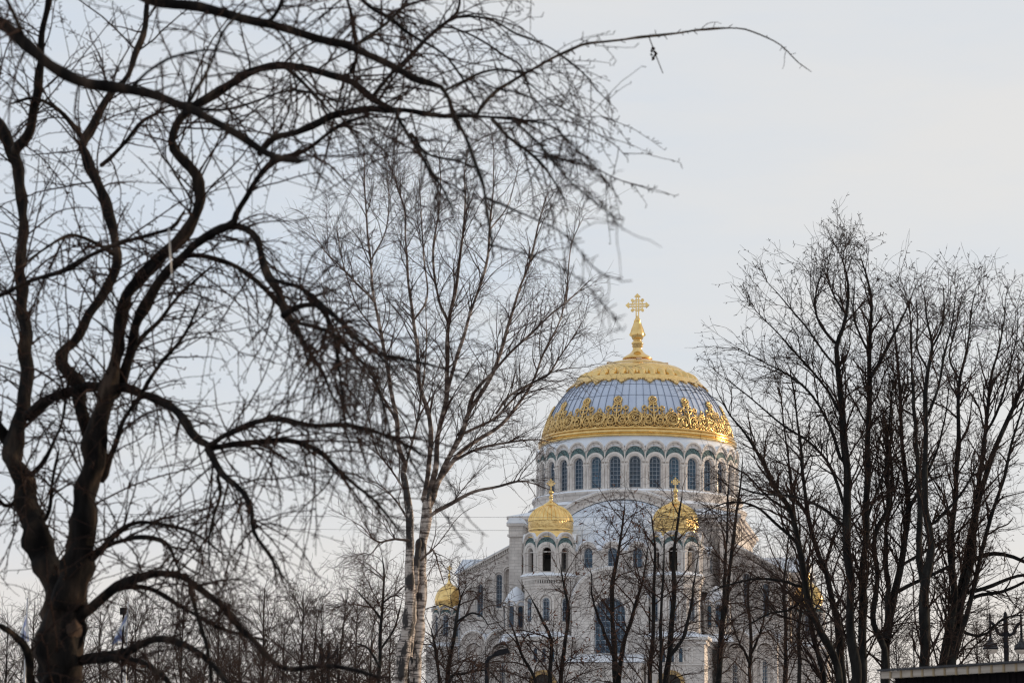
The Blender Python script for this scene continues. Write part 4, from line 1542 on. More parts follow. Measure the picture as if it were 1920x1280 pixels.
# ------------------------------------------------------------------ the near tree on the left
def near_tree():
    D = 16.0
    T = Tree('old_tree', 'big blurred dark tree on the left with forked crooked trunk', at(112, 1500, D))
    bk = M['bark']
    tr = ground_tail([(110, 1290, 50), (112, 1230, 46), (119, 1170, 42), (126, 1125, 37)], D)
    left = [(114, 1215, 26), (108, 1165, 32), (106, 1130, 33), (100, 1090, 30), (75, 1020, 28), (50, 935, 26), (30, 865, 23), (33, 800, 20), (48, 710, 16), (48, 640, 15), (43, 560, 13), (42, 480, 12), (44, 400, 12), (35, 330, 13), (20, 275, 14), (0, 235, 13), (-45, 185, 12)]
    right = tr + [(137, 1085, 31), (150, 1030, 29), (160, 960, 29), (168, 900, 26), (176, 840, 23), (192, 770, 21), (208, 700, 16), (217, 645, 14), (226, 590, 14), (243, 543, 14), (300, 487, 13.5), (345, 435, 13), (370, 385, 12), (370, 335, 12), (347, 305, 12), (326, 280, 11), (326, 248, 11), (337, 222, 10), (365, 200, 10), (425, 162, 10), (475, 133, 9), (530, 123, 8.5), (600, 137, 8), (640, 146, 8), (668, 163, 7.5), (697, 182, 7), (725, 198, 6), (742, 207, 4)]
    P, R = trace(right, D, 14.8, wob=.2, n=150, dexp=2.2)
    R = R * .84
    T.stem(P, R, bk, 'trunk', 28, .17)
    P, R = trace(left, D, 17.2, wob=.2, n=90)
    R = R * .80
    T.stem(P, R, bk, 'main_stem', 22, .17)
    limbs = [
        # (points, start depth, end depth)
        ([(28, 285, 11), (50, 257, 12), (70, 217, 11), (73, 150, 10), (78, 90, 9), (88, 30, 8), (98, -40, 7)], 16.9, 16.4),
        ([(30, 860, 15), (5, 806, 14), (-35, 765, 12)], 16.7, 16.4),
        ([(174, 838, 19), (160, 772, 17), (140, 722, 16), (119, 686, 14), (122, 660, 13), (146, 634, 13), (176, 580, 12), (208, 535, 12), (218, 490, 12), (215, 450, 12), (205, 400, 12), (185, 340, 12), (165, 290, 12), (157, 265, 11), (175, 235, 10), (195, 195, 9), (215, 165, 9), (240, 143, 8), (255, 95, 8), (270, 48, 7), (282, -20, 6)], 15.9, 17.0),
        ([(200, 755, 15), (217, 737, 13), (230, 712, 12), (250, 650, 12), (257, 612, 12), (280, 560, 12), (310, 520, 12), (350, 475, 12), (390, 446, 11), (425, 426, 10), (452, 426, 9), (480, 446, 9), (498, 490, 9), (505, 525, 9), (525, 556, 8.5), (536, 592, 8), (560, 630, 6), (600, 690, 4), (630, 760, 3)], 15.9, 14.2),
        ([(425, 424, 8), (475, 350, 7.5), (512, 308, 7), (550, 292, 6), (600, 262, 6), (640, 234, 5), (690, 214, 4)], 15.0, 14.6),
        ([(-20, 562, 6), (50, 530, 6), (100, 515, 6), (165, 482, 6), (225, 457, 6), (280, 440, 5), (322, 428, 4.5), (350, 395, 3)], 15.4, 15.2),
        ([(330, 492, 7), (352, 478, 7), (395, 481, 7), (440, 500, 6.5), (490, 530, 6), (527, 570, 6), (560, 620, 4), (580, 690, 3)], 15.4, 14.8),
        ([(505, 525, 6), (556, 537, 6), (595, 566, 6), (634, 599, 5.5), (673, 640, 5), (706, 662, 4), (752, 672, 3.5), (830, 690, 2.5), (880, 720, 1.5)], 14.3, 13.0),
        ([(530, 592, 7), (562, 576, 7), (594, 572, 6), (608, 587, 5), (628, 640, 4), (640, 720, 3), (650, 800, 2)], 14.2, 13.4),
        ([(545, 600, 5), (590, 612, 5), (640, 640, 4), (690, 690, 3.5), (720, 760, 3), (740, 850, 2)], 14.2, 13.2),
        ([(50, 780, 13), (70, 757, 12), (98, 741, 12), (135, 731, 12), (172, 726, 12), (225, 728, 11), (265, 740, 11), (310, 760, 10.5), (350, 790, 10), (368, 824, 10), (392, 842, 9)], 16.4, 15.0),
        ([(388, 838, 8), (410, 824, 7.5), (462, 798, 7), (517, 786, 7), (595, 795, 6.5), (654, 797, 6), (712, 811, 5), (752, 828, 4), (800, 858, 2.5)], 15.0, 13.2),
        ([(388, 842, 8), (450, 829, 7.5), (545, 826, 7), (600, 850, 6), (642, 887, 5), (700, 935, 3.5), (745, 990, 2)], 15.0, 14.4),
        ([(390, 840, 8), (415, 884, 7), (450, 916, 6.5), (470, 950, 6), (474, 985, 5), (492, 1022, 4), (535, 1085, 2)], 15.0, 14.0),
        ([(412, 880, 4.5), (414, 925, 4), (400, 965, 3.5), (392, 1010, 2.5), (394, 1070, 1.5)], 15.0, 14.6),
        ([(165, 1050, 11), (190, 1027, 8), (215, 1014, 7), (250, 1005, 7), (280, 1010, 6), (312, 1022, 5), (328, 1050, 3), (345, 1090, 2)], 15.9, 15.0),
        ([(172, 1046, 8), (225, 996, 6), (270, 980, 5), (320, 985, 4), (372, 1002, 3), (420, 1040, 2)], 15.9, 14.8),
        ([(150, 1155, 14), (168, 1136, 12), (192, 1114, 11), (240, 1092, 10), (300, 1080, 9.5), (350, 1086, 9), (400, 1125, 8.5), (450, 1170, 8), (500, 1225, 7), (527, 1247, 6.5), (575, 1251, 6), (640, 1253, 5.5), (710, 1270, 4)], 15.9, 14.0),
        ([(205, 1104, 6), (275, 1102, 6), (340, 1135, 5), (390, 1165, 4.5), (450, 1188, 3.5), (500, 1200, 2)], 15.7, 15.2),
        ([(355, 1090, 6), (368, 1150, 5), (388, 1210, 4.5), (400, 1290, 4)], 14.8, 14.6),
        ([(150, 1238, 12), (195, 1232, 11), (240, 1221, 10), (290, 1202, 9), (340, 1208, 8), (390, 1235, 7), (430, 1282, 6)], 15.9, 14.4),
        ([(180, 1236, 8), (250, 1235, 7), (300, 1260, 6), (330, 1295, 5)], 15.7, 15.0),
        ([(100, 1300, 14), (58, 1280, 11), (55, 1240, 10), (47, 1213, 9.5), (33, 1197, 9), (17, 1180, 8.5), (-5, 1165, 8)], 15.9, 15.2),
        ([(157, 268, 7), (128, 224, 6), (100, 200, 6), (60, 185, 4), (20, 190, 3)], 16.9, 16.4),
        ([(190, 310, 6), (230, 270, 5), (262, 232, 5), (300, 210, 4)], 16.6, 16.0),
        ([(218, 480, 5), (180, 455, 4), (130, 440, 4), (80, 470, 3), (40, 500, 2)], 16.4, 15.6),
        ([(185, 790, 8), (205, 760, 7), (225, 700, 6), (262, 640, 6), (300, 600, 5), (345, 545, 4), (400, 500, 3)], 15.9, 16.4),
        ([(190, 900, 9), (205, 860, 7), (225, 800, 6), (262, 735, 5), (300, 680, 5), (345, 630, 4), (372, 570, 3)], 15.9, 15.0),
        ([(48, 900, 8), (80, 870, 6), (100, 830, 5), (118, 780, 4), (130, 700, 3)], 16.4, 15.8),
        ([(70, 1000, 7), (90, 960, 5), (97, 900, 4), (110, 840, 3)], 16.3, 15.8),
        ([(40, 930, 7), (15, 950, 5), (-5, 935, 5), (-30, 900, 4)], 16.5, 16.0),
        # top limbs reaching across the picture
        ([(485, 290, 9), (520, 258, 8.5), (555, 249, 8), (600, 229, 8), (633, 217, 8), (667, 208, 8), (700, 203, 8), (733, 205, 8), (767, 208, 7), (800, 213, 6.5), (850, 218, 6), (900, 220, 5), (950, 223, 4.5), (992, 227, 3)], 14.6, 14.0),
        ([(893, 219, 5), (910, 193, 4.5), (933, 170, 4.5), (967, 147, 4), (1000, 127, 4), (1033, 110, 4), (1067, 95, 3.8), (1100, 82, 3.6), (1150, 75, 3.3), (1215, 69, 3), (1268, 63, 2.7), (1323, 56, 2.4), (1352, 53, 2.2), (1387, 53, 2), (1409, 59, 1.8), (1455, 80, 1.6), (1476, 96, 1.4), (1495, 116, 1.2), (1522, 135, 1)], 14.1, 17.0),
        ([(697, 187, 5), (733, 140, 4.5), (767, 107, 4.5), (793, 80, 4.5), (820, 53, 4), (847, 33, 3.5), (860, 15, 3), (864, -20, 3)], 14.6, 14.8),
        ([(847, 33, 3.2), (873, 30, 3), (900, 32, 3), (933, 43, 2.8), (967, 63, 2.6), (1000, 77, 2.4), (1033, 93, 2.2), (1067, 117, 2), (1100, 143, 1.6), (1120, 170, 1.4), (1152, 202, 1)], 14.8, 14.0),
        ([(820, 53, 3), (845, 52, 2.8), (880, 64, 2.6), (912, 82, 2.4), (945, 105, 2.2), (975, 122, 2.2), (985, 150, 2), (1020, 180, 1.8), (1050, 200, 1.6), (1085, 218, 1.3), (1140, 245, 1)], 14.7, 14.4),
        ([(660, -20, 5), (693, 13, 5), (733, 35, 5), (752, 52, 4.5), (787, 75, 4), (817, 92, 4), (842, 110, 3), (870, 150, 2.5), (900, 200, 2)], 13.6, 13.4),
        ([(670, 84, 5), (710, 57, 4.5), (733, 37, 4.5), (760, 7, 4), (772, -25, 4)], 13.2, 13.8),
        ([(648, -15, 4), (663, 43, 4), (668, 82, 4), (668, 110, 3.5), (652, 145, 3)], 13.4, 14.2),
        ([(832, 172, 4), (870, 150, 3.5), (905, 135, 3), (945, 130, 2.8), (980, 140, 2.2)], 13.0, 13.2),
        ([(900, 150, 3), (930, 165, 2.6), (975, 175, 2.4), (1005, 190, 2), (1040, 230, 1.8), (1075, 290, 1.5), (1090, 320, 1)], 13.2, 12.6),
        # hanging tips
        ([(857, 222, 5), (877, 263, 4.5), (893, 300, 4.5), (903, 333, 4.5), (910, 370, 4), (916, 410, 4), (922, 460, 3), (925, 490, 2)], 13.2, 11.8),
        ([(743, 207, 5), (760, 243, 4.5), (773, 267, 4.5), (787, 290, 4), (803, 317, 3.5), (830, 352, 3), (850, 400, 2)], 14.0, 13.2),
        ([(923, 224, 4.5), (953, 257, 4), (983, 277, 4), (1010, 300, 3.5), (1030, 327, 3), (1052, 362, 2), (1065, 390, 1.5)], 13.9, 13.2),
        ([(770, 250, 3.5), (800, 290, 3), (850, 300, 3), (880, 310, 2.5), (910, 325, 2)], 13.8, 13.4),
        ([(960, 224, 3.5), (1000, 260, 3), (1040, 300, 2.5), (1085, 300, 2), (1120, 330, 1.6)], 13.9, 11),
        ([(990, 227, 3), (1033, 236, 2.4), (1067, 265, 2.2), (1100, 297, 2.1), (1130, 335, 2), (1147, 352, 1.4)], 13.9, 9.2),
        ([(1000, 260, 3), (1060, 330, 2.4), (1110, 375, 2), (1142, 402, 1.8), (1168, 432, 1.2)], 13.9, 8.6),
        ([(910, 370, 3.5), (980, 400, 2.4), (1060, 440, 1.8), (1110, 500, 1.6), (1165, 528, 1.1)], 12.6, 8.6),
        ([(925, 460, 3), (1000, 480, 2), (1080, 520, 1.6), (1135, 575, 1.4), (1168, 622, .9)], 12.0, 8.2),
        ([(705, 662, 3), (740, 700, 2.6), (790, 790, 2.2), (830, 880, 1.8), (870, 960, 1.4), (905, 1000, 1)], 13.4, 11.0),
        ([(752, 828, 3), (790, 900, 2.4), (830, 960, 1.8), (880, 1030, 1.2)], 13.8, 11.0),
        ([(540, 130, 5), (580, 170, 4), (600, 190, 3.5), (620, 215, 3)], 14.9, 14.5),
        ([(350, 200, 4), (420, 205, 3.5), (480, 190, 3.5), (540, 170, 3), (600, 178, 2.5), (650, 195, 2)], 14.0, 13.5),
    ]
    bare = []
    for pts, d0, d1 in limbs:
        P, R = trace(pts, d0, d1, wob=.4)
        R = R * .80
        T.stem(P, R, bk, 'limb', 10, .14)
        if d1 < 11.9 or d1 == 17.0 and pts[0][0] > 800:
            bare.append((P, R))
    # pruning scar on the trunk
    c = at(124, 1180, D - .275)
    sc = MB()
    vs, fs = [], []
    nu, nv = 12, 9
    for i in range(nv):
        for j in range(nu):
            u, v = -1 + 2 * j / (nu - 1), -1 + 2 * i / (nv - 1)
            rr = math.hypot(u, v)
            wv = 1 + .05 * math.sin(7 * math.atan2(v, u)) + .06 * math.sin(3 * math.atan2(v, u) + 1)
            x, z = u * .078 * wv * math.sqrt(1 - v * v / 2), v * .125 * wv * math.sqrt(1 - u * u / 2)
            vs.append((c[0] - T.base[0] + x + .02, c[1] - T.base[1] + .045 + .10 * rr ** 2 + .012 * math.sin(7 * u + 5 * v), c[2] + z))
    for i in range(nv - 1):
        for j in range(nu - 1):
            q = i * nu + j
            fs.append((q, q + 1, q + nu + 1, q + nu))
    sc.add(vs, fs, True)
    sc.build('pruning_scar', M['scar'], T.o)
    rim = MB()
    rp = []
    for i in range(22):
        th = 2 * math.pi * i / 22
        wv = 1 + .05 * math.sin(7 * th) + .06 * math.sin(3 * th + 1)
        rp.append((c[0] - T.base[0] + .02 + .074 * wv * math.cos(th), c[1] - T.base[1] + .045 + .085, c[2] + .12 * wv * math.sin(th)))
    rim.tube(rp, [.020 + .006 * math.sin(5 * i) for i in range(22)], 7, True)
    rim.build('scar_rim', M['bark'], T.o)

    isbare = lambda l: any(l[0] is q[0] for q in bare)
    thin = [l for l in T.limbs if l[1].max() < .052 and not isbare(l)]
    P0, R0 = T.stack(36, thin)
    PB, RB = T.stack(48, [l for l in T.limbs if l[1].max() >= .052])
    PN, RN = T.stack(30, bare)
    a = sprout(PB, RB, 12.5, (.3, 1.3), (35, 80), 11, droop=.035, wig=.085, r0=(.0036, .0072), tip=.4, t0=.1, up=.25)
    b = sprout(P0, R0, 13.5, (.25, 1.1), (25, 65), 11, droop=.06, wig=.095, r0=(.0032, .0062), tip=.4, t0=.05, lpow=.62, up=.03)
    l2 = (np.concatenate([a[0], b[0]]), np.concatenate([a[1], b[1]]))
    c3 = sprout(*l2, 4.6, (.10, .5), (25, 60), 7, droop=.045, wig=.10, r0=(.0026, .0040), tip=.55)
    e0 = sprout(P0, R0, 0, (.06, .18), (0, 18), 7, droop=.05, wig=.12, r0=(.003, .006), tip=.45, rfrac=.9, end=True)
    n1 = sprout(PN, RN, 2.2, (.10, .30), (20, 60), 6, droop=.08, wig=.15, r0=(.002, .0032), tip=.5, t0=.2)
    n2 = sprout(PN, RN, 14, (.015, .05), (45, 90), 3, wig=.1, r0=(.0024, .0036), tip=.8)
    sp1 = sprout(*l2, 15, (.015, .045), (45, 90), 3, wig=.2, r0=(.0028, .0042), tip=.9, rfrac=.8, end=True)
    sp2 = sprout(*c3, 14, (.014, .04), (40, 90), 3, wig=.2, r0=(.0026, .0038), tip=1.0, rfrac=.9, end=True)
    sp0 = sprout(P0, R0, 9, (.018, .05), (50, 90), 3, wig=.1, r0=(.0028, .0042), tip=.8)
    for x in (e0, n1):
        T.twigs(*x, 4)
    T.twigs(*n2, 3)
    # curtain of hanging shoots below the long drooping limbs in the middle
    cur = []
    for pts, d0, d1 in ([(536, 592, 5), (600, 600, 5), (660, 640, 5), (710, 665, 5)], 14.2, 13.0), ([(560, 620, 4), (610, 680, 4), (640, 730, 4)], 14.3, 13.8), ([(600, 575, 4), (640, 605, 4), (680, 650, 4)], 14, 13.4), ([(520, 786, 4), (600, 795, 4), (690, 805, 4)], 14.2, 13.4), ([(745, 208, 4), (800, 213, 4), (850, 218, 4)], 14, 13.5):
        P, R = trace(pts, d0, d1, n=12)
        cur.append((P, R))
    Pc, Rc = np.stack([c_[0] for c_ in cur]), np.stack([c_[1] for c_ in cur])
    h1 = sprout(Pc, Rc, 11, (.3, 1.1), (30, 80), 10, droop=.13, wig=.10, r0=(.003, .0052), tip=.4, bias=(0, 0, -.5))
    h2 = sprout(*h1, 4, (.08, .36), (25, 60), 6, droop=.08, wig=.12, r0=(.002, .0034), tip=.5)
    h3 = sprout(*h1, 18, (.012, .036), (40, 90), 3, wig=.1, r0=(.0022, .0032), tip=.8, end=True)
    h4 = sprout(*h2, 15, (.012, .034), (40, 90), 3, wig=.1, r0=(.0020, .0030), tip=.9, end=True)
    T.twigs(*l2, 5)
    T.twigs(*h1, 5)
    for x in (c3, h2):
        T.twigs(*x, 4)
    for x in (sp0, sp1, sp2, h3, h4):
        T.twigs(*x, 3)
    # one dark seed cluster under the long twig
    cl = MB()
    for i in range(9):
        p = at(1226 + random.uniform(-4, 5), 88 + i * 2.6, 16.0) - T.base
        q = p + np.array([random.uniform(-.02, .02), random.uniform(-.02, .02), random.uniform(-.03, .01)])
        cl.tube([p, (p + q) / 2, q], [.006, .010, .004], 5)
    p0, p1 = at(1217, 70, 16.0) - T.base, at(1228, 100, 16.0) - T.base
    cl.tube([p0, (p0 + p1) / 2, p1, at(1243, 138, 16.0) - T.base], [.004, .004, .004, .003], 5)
    cl.build('seed_cluster', M['twig'], T.o)
    TRIS['near'] = T.finish(M['twig'])


def overhead_tree():
    """a second near tree standing just out of the picture on the left; two of its limbs cross the top."""
    D = 11.5
    T = Tree('leaning_tree', 'near tree off the left edge whose thick blurred limb crosses the top corner', at(-560, 1500, D))
    P, R = trace([(-560, 2180, 46), (-555, 1700, 42), (-545, 1200, 38), (-530, 700, 34), (-500, 250, 28), (-430, -80, 20)], D, n=40, wob=.2)
    T.stem(P, R, M['bark'], 'trunk', 20, .07)
    limbs = [
        ([(-520, 420, 22), (-380, 240, 20), (-200, 60, 17), (-90, 20, 16), (0, 50, 15.5), (62, 100, 15), (128, 134, 14.5), (178, 154, 14), (238, 166, 13.5), (282, 176, 13), (350, 200, 12.5), (400, 226, 11.5), (450, 258, 10.5), (500, 288, 9), (545, 302, 7), (580, 300, 4)], 11.5, 11.0),
        ([(-440, -60, 18), (-200, -110, 16), (60, -70, 15), (220, -25, 14), (300, 0, 13), (375, 15, 12.5), (450, 35, 12), (500, 48, 11.5), (575, 66, 11), (640, 82, 10.5), (667, 92, 10), (710, 110, 9), (743, 128, 8.5), (773, 150, 8), (800, 160, 7.5), (827, 167, 6.5), (842, 187, 5), (852, 214, 4), (862, 250, 3)], 11.5, 12.6),
        ([(500, 46, 6), (520, 20, 5), (535, -20, 5)], 12.2, 12.2),
        ([(62, 98, 6), (40, 60, 5), (20, 20, 5), (5, -20, 4)], 11.3, 11.0),
        ([(240, 168, 5), (280, 130, 4), (330, 105, 3.5), (400, 95, 3), (470, 110, 2.4)], 11.2, 10.6),
        ([(350, 200, 5), (380, 150, 4), (400, 110, 3.5), (420, 60, 3), (460, 10, 3)], 11.1, 11.4),
    ]
    for pts, d0, d1 in limbs:
        P, R = trace(pts, d0, d1, wob=.4)
        R = R * .80
        T.stem(P, R, M['bark'], 'limb', 12, .13)
    P0, R0 = T.stack(40, T.limbs[1:])
    a = sprout(P0, R0, 7.0, (.2, .8), (35, 80), 9, droop=.04, wig=.18, r0=(.003, .006), tip=.4, t0=.2)
    c = sprout(*a, 4.5, (.08, .32), (30, 75), 6, droop=.05, wig=.18, r0=(.002, .0035), tip=.5)
    s1 = sprout(*a, 26, (.012, .034), (45, 90), 3, wig=.1, r0=(.002, .003), tip=.8, end=True)
    s2 = sprout(*c, 24, (.010, .028), (45, 90), 3, wig=.1, r0=(.0018, .0026), tip=.9, end=True)
    T.twigs(*a, 5)
    T.twigs(*c, 4)
    T.twigs(*s1, 3)
    T.twigs(*s2, 3)
    TRIS['over'] = T.finish(M['twig'])


# ------------------------------------------------------------------ birch
def birch():
    D = 60.0
    T = Tree('birch_tree', 'tall slender white-barked birch with fine spreading twigs before the sky', at(768, 1500, D))
    s1 = ground_tail([(752, 1285, 15), (757, 1235, 14.5), (764, 1180, 13.5), (770, 1130, 12), (770, 1085, 10), (770, 1017, 9), (768, 972, 8), (763, 927, 7.5), (756, 881, 7)], D)
    s2 = ground_tail([(777, 1285, 13), (780, 1235, 12.5), (786, 1180, 12), (788, 1108, 11.5), (790, 1040, 11), (795, 995, 11), (801, 950, 10.5), (804, 915, 9)], D)
    s3 = [(766, 1230, 9), (773, 1160, 9), (777, 1110, 7), (781, 1060, 6.5), (786, 1010, 6)]
    for s, d1 in ((s1, 59.6), (s2, 60.4), (s3, 60.2)):
        P, R = trace(s, D, d1, wob=.15, n=60)
        R = R * .86
        T.stem(P, R, M['birch'], 'trunk', 14, .06)
    lim = [
        ([(757, 885, 7), (747, 827, 6), (740, 768, 5.2), (729, 712, 4.6), (716, 634, 4), (701, 564, 3.6), (694, 490, 3), (687, 410, 2.4), (683, 330, 1.8), (681, 268, 1.1)], 59.6, 58.5),
        ([(801, 950, 8), (803, 904, 7), (806, 859, 6.4), (808, 813, 6), (805, 770, 5.4), (791, 730, 5), (781, 654, 4.4), (775, 588, 4), (766, 530, 3.4), (760, 450, 2.8), (754, 379, 2.2), (734, 317, 1.6), (711, 284, 1)], 60.4, 59),
        ([(803, 930, 8), (813, 881, 7), (822, 827, 6.5), (831, 768, 6), (838, 690, 5.6), (842, 610, 5), (857, 530, 4), (864, 461, 3.2), (873, 395, 2.5), (871, 330, 1.6), (878, 275, 1)], 60.4, 61),
        ([(842, 605, 3.6), (822, 560, 3.2), (811, 472, 2.8), (824, 390, 2), (827, 333, 1.5), (822, 285, 1)], 60.7, 60),
        ([(805, 948, 8), (826, 890, 7), (854, 836, 6.4), (876, 777, 5.6), (905, 730, 5), (940, 660, 4.2), (957, 600, 3.6), (975, 540, 3.2), (993, 490, 2.6), (1012, 410, 2), (1028, 362, 1.2)], 60.4, 62),
        ([(836, 750, 5), (850, 690, 4.4), (878, 600, 3.8), (909, 503, 3.2), (919, 430, 2.6), (924, 369, 2), (926, 290, 1.2), (922, 255, .8)], 60.6, 60),
        ([(815, 920, 7), (854, 859, 6), (890, 831, 5), (935, 798, 4.4), (976, 750, 3.6), (1003, 709, 3), (1025, 650, 2.4), (1050, 600, 2), (1064, 539, 1.8), (1070, 461, 1.4), (1095, 405, .9)], 60.4, 63),
        ([(870, 790, 4.6), (888, 738, 4.2), (925, 695, 3.8), (960, 657, 3.4), (1000, 620, 3), (1033, 590, 2.4), (1070, 560, 1.8), (1110, 520, 1.2)], 61, 60),
        ([(805, 968, 6), (845, 945, 5), (890, 922, 4), (944, 908, 3), (985, 902, 2.2), (1030, 915, 1.2)], 60.3, 59),
        ([(840, 872, 4.6), (894, 842, 3.6), (953, 831, 2.8), (1003, 824, 2), (1040, 830, 1.2)], 60.6, 59.4),
        ([(930, 775, 3.4), (961, 737, 3), (1000, 715, 2.6), (1028, 704, 2.4), (1050, 668, 2), (1068, 640, 1.6), (1096, 595, 1)], 61.4, 60),
        ([(858, 815, 4), (900, 800, 3.4), (930, 781, 3), (965, 745, 2.6), (992, 722, 2.2), (1043, 695, 1.6), (1098, 688, .9)], 60.8, 62),
        ([(768, 1013, 4), (736, 1010, 3), (709, 1016, 2.4), (692, 1000, 1.6), (680, 985, 1)], 59.6, 58.8),
        ([(701, 566, 3), (673, 537, 2.6), (642, 502, 2.2), (612, 474, 1.6), (592, 440, 1)], 59, 58),
        ([(742, 790, 3), (715, 735, 2.6), (690, 690, 2.2), (650, 650, 1.8), (620, 590, 1.4), (600, 520, .9)], 59.4, 60),
        ([(718, 640, 2.6), (690, 600, 2.2), (665, 560, 1.8), (640, 480, 1.4), (632, 420, .9)], 59.2, 60),
        ([(757, 880, 3.4), (780, 800, 2.8), (790, 730, 2.2), (800, 650, 1.8), (798, 560, 1.2)], 59.7, 58),
        ([(764, 930, 3), (735, 880, 2.4), (705, 840, 2), (690, 780, 1.4), (670, 740, 1)], 59.8, 61),
        ([(789, 1050, 3), (812, 1030, 2.4), (822, 1060, 1.8), (835, 1100, 1.2)], 60.2, 59.4),
        ([(776, 600, 2.8), (800, 560, 2.4), (795, 480, 2), (790, 400, 1.5), (785, 320, .9)], 59.4, 60),
        ([(694, 490, 2.2), (720, 440, 1.8), (728, 380, 1.3), (725, 320, .8)], 58.8, 58),
        ([(919, 430, 2), (950, 390, 1.6), (965, 340, 1.2), (975, 300, .8)], 60.4, 61),
        ([(770, 990, 3), (745, 940, 2.4), (715, 910, 1.8), (690, 900, 1.2)], 59.9, 61),
    ]
    for pts, d0, d1 in lim:
        P, R = trace(pts, d0, d1, wob=.5)
        R = R * .72
        T.stem(P, R, M['birch_limb'], 'limb', 8, .05)
    P0, R0 = T.stack(40, T.limbs[3:])
    a = sprout(P0, R0, 3.9, (.7, 2.4), (20, 50), 11, droop=.0, wig=.10, r0=(.007, .015), tip=.35, t0=.12, lpow=.55, up=.22)
    b = sprout(*a, 4.3, (.3, 1.1), (22, 55), 7, droop=.02, wig=.13, r0=(.0050, .009), tip=.5, up=.05)
    b2 = sprout(P0, R0, 3.4, (.25, .9), (30, 70), 6, droop=.03, wig=.17, r0=(.0048, .009), tip=.5, t0=.1)
    bb = (np.concatenate([b[0]]), b[1])
    c = sprout(*bb, 6.0, (.14, .5), (22, 60), 5, droop=.05, wig=.15, r0=(.0040, .0060), tip=.6)
    c2 = sprout(*b2, 2.2, (.12, .45), (25, 60), 5, droop=.09, wig=.17, r0=(.0034, .0054), tip=.6) if False else None
    e = sprout(P0, R0, 0, (.2, .6), (0, 14), 7, droop=.0, wig=.10, r0=(.005, .012), tip=.35, rfrac=.9, end=True)
    T.twigs(*a, 4)
    for x in (b, c, e):
        T.twigs(*x, 3)
    T.crown.append(tubes(b2[0] - T.base, b2[1], 3))
    TRIS['birch'] = T.finish(M['birch_twig'])


# ------------------------------------------------------------------ the tall group on the right
def squash(pts):
    return [(x, y + max(0, 720 - y) * .17, r) for x, y, r in pts]


def tall_tree(label, D, stems, limbs, dens=1.0, seeds=True, spread=1.0, group=None):
    x = stems[0][0][0][0]
    T = Tree('bare_tree', label, at(x, 1500, D), group)
    for i, (pts, dd) in enumerate(stems):
        pts = ground_tail(pts, D) if pts[0][1] > 1225 else pts
        P, R = trace(squash(pts), D, D + dd, wob=.3, n=56)
        R = R * .76
        T.stem(P, R, M['bark_far'], 'trunk' if i == 0 else 'stem', 12, .06)
    for pts, d0, d1 in limbs:
        P, R = trace(squash(pts), D + d0, D + d1, wob=.5)
        R = R * .76
        T.stem(P, R, M['bark_far'], 'limb', 8, .05)
    PS, RS = T.stack(60, T.limbs[:len(stems)])
    k = D / 75.0
    a = sprout(PS, RS, 3.0 * dens / k, (1.4 * k * spread, 4.6 * k * spread), (22, 55), 13, droop=-.005, wig=.11, r0=(.017 * k, .036 * k), tip=.3, t0=.30, lpow=.72, up=.2)
    if limbs:
        PL, RL = T.stack(40, T.limbs[len(stems):])
        a2 = sprout(PL, RL, 3.0 * dens / k, (.8 * k, 3.0 * k), (22, 55), 12, wig=.12, r0=(.013 * k, .028 * k), tip=.3, t0=.15, lpow=.7, up=.12)
        a = (np.concatenate([a[0][:, :12], a2[0]]), np.concatenate([a[1][:, :12], a2[1]]))
        PE, RE = np.concatenate([T.stack(40, T.limbs[:len(stems)])[0], PL]), np.concatenate([T.stack(40, T.limbs[:len(stems)])[1], RL])
        e = sprout(PE, RE, 0, (.2 * k, .6 * k), (0, 14), 8, wig=.10, r0=(.010 * k, .03 * k), tip=.3, rfrac=.95, end=True)
    b = sprout(*a, 3.6 * dens / k, (.4 * k, 1.5 * k), (20, 52), 8, wig=.11, r0=(.0085 * k, .014 * k), tip=.45, t0=.08, up=.08)
    be = sprout(*e, 9.0 / k, (.25 * k, .8 * k), (22, 50), 8, wig=.13, r0=(.009 * k, .014 * k), tip=.45, t0=.0)
    b = (np.concatenate([b[0], be[0]]), np.concatenate([b[1], be[1]]))
    c = sprout(*b, 2.9 * dens / k, (.2 * k, .75 * k), (22, 58), 5, wig=.14, r0=(.0058 * k, .009 * k), tip=.6, t0=.1, end=True)
    T.twigs(*e, 5)
    T.twigs(*a, 5)
    T.twigs(*b, 4)
    T.twigs(*c, 3)
    if seeds:
        s = sprout(*c, 2.6 / k, (.05 * k, .14 * k), (30, 90), 3, wig=.2, r0=(.010 * k, .018 * k), tip=.7, rfrac=3.0, t0=.4)
        T.twigs(*s, 3)
    return T


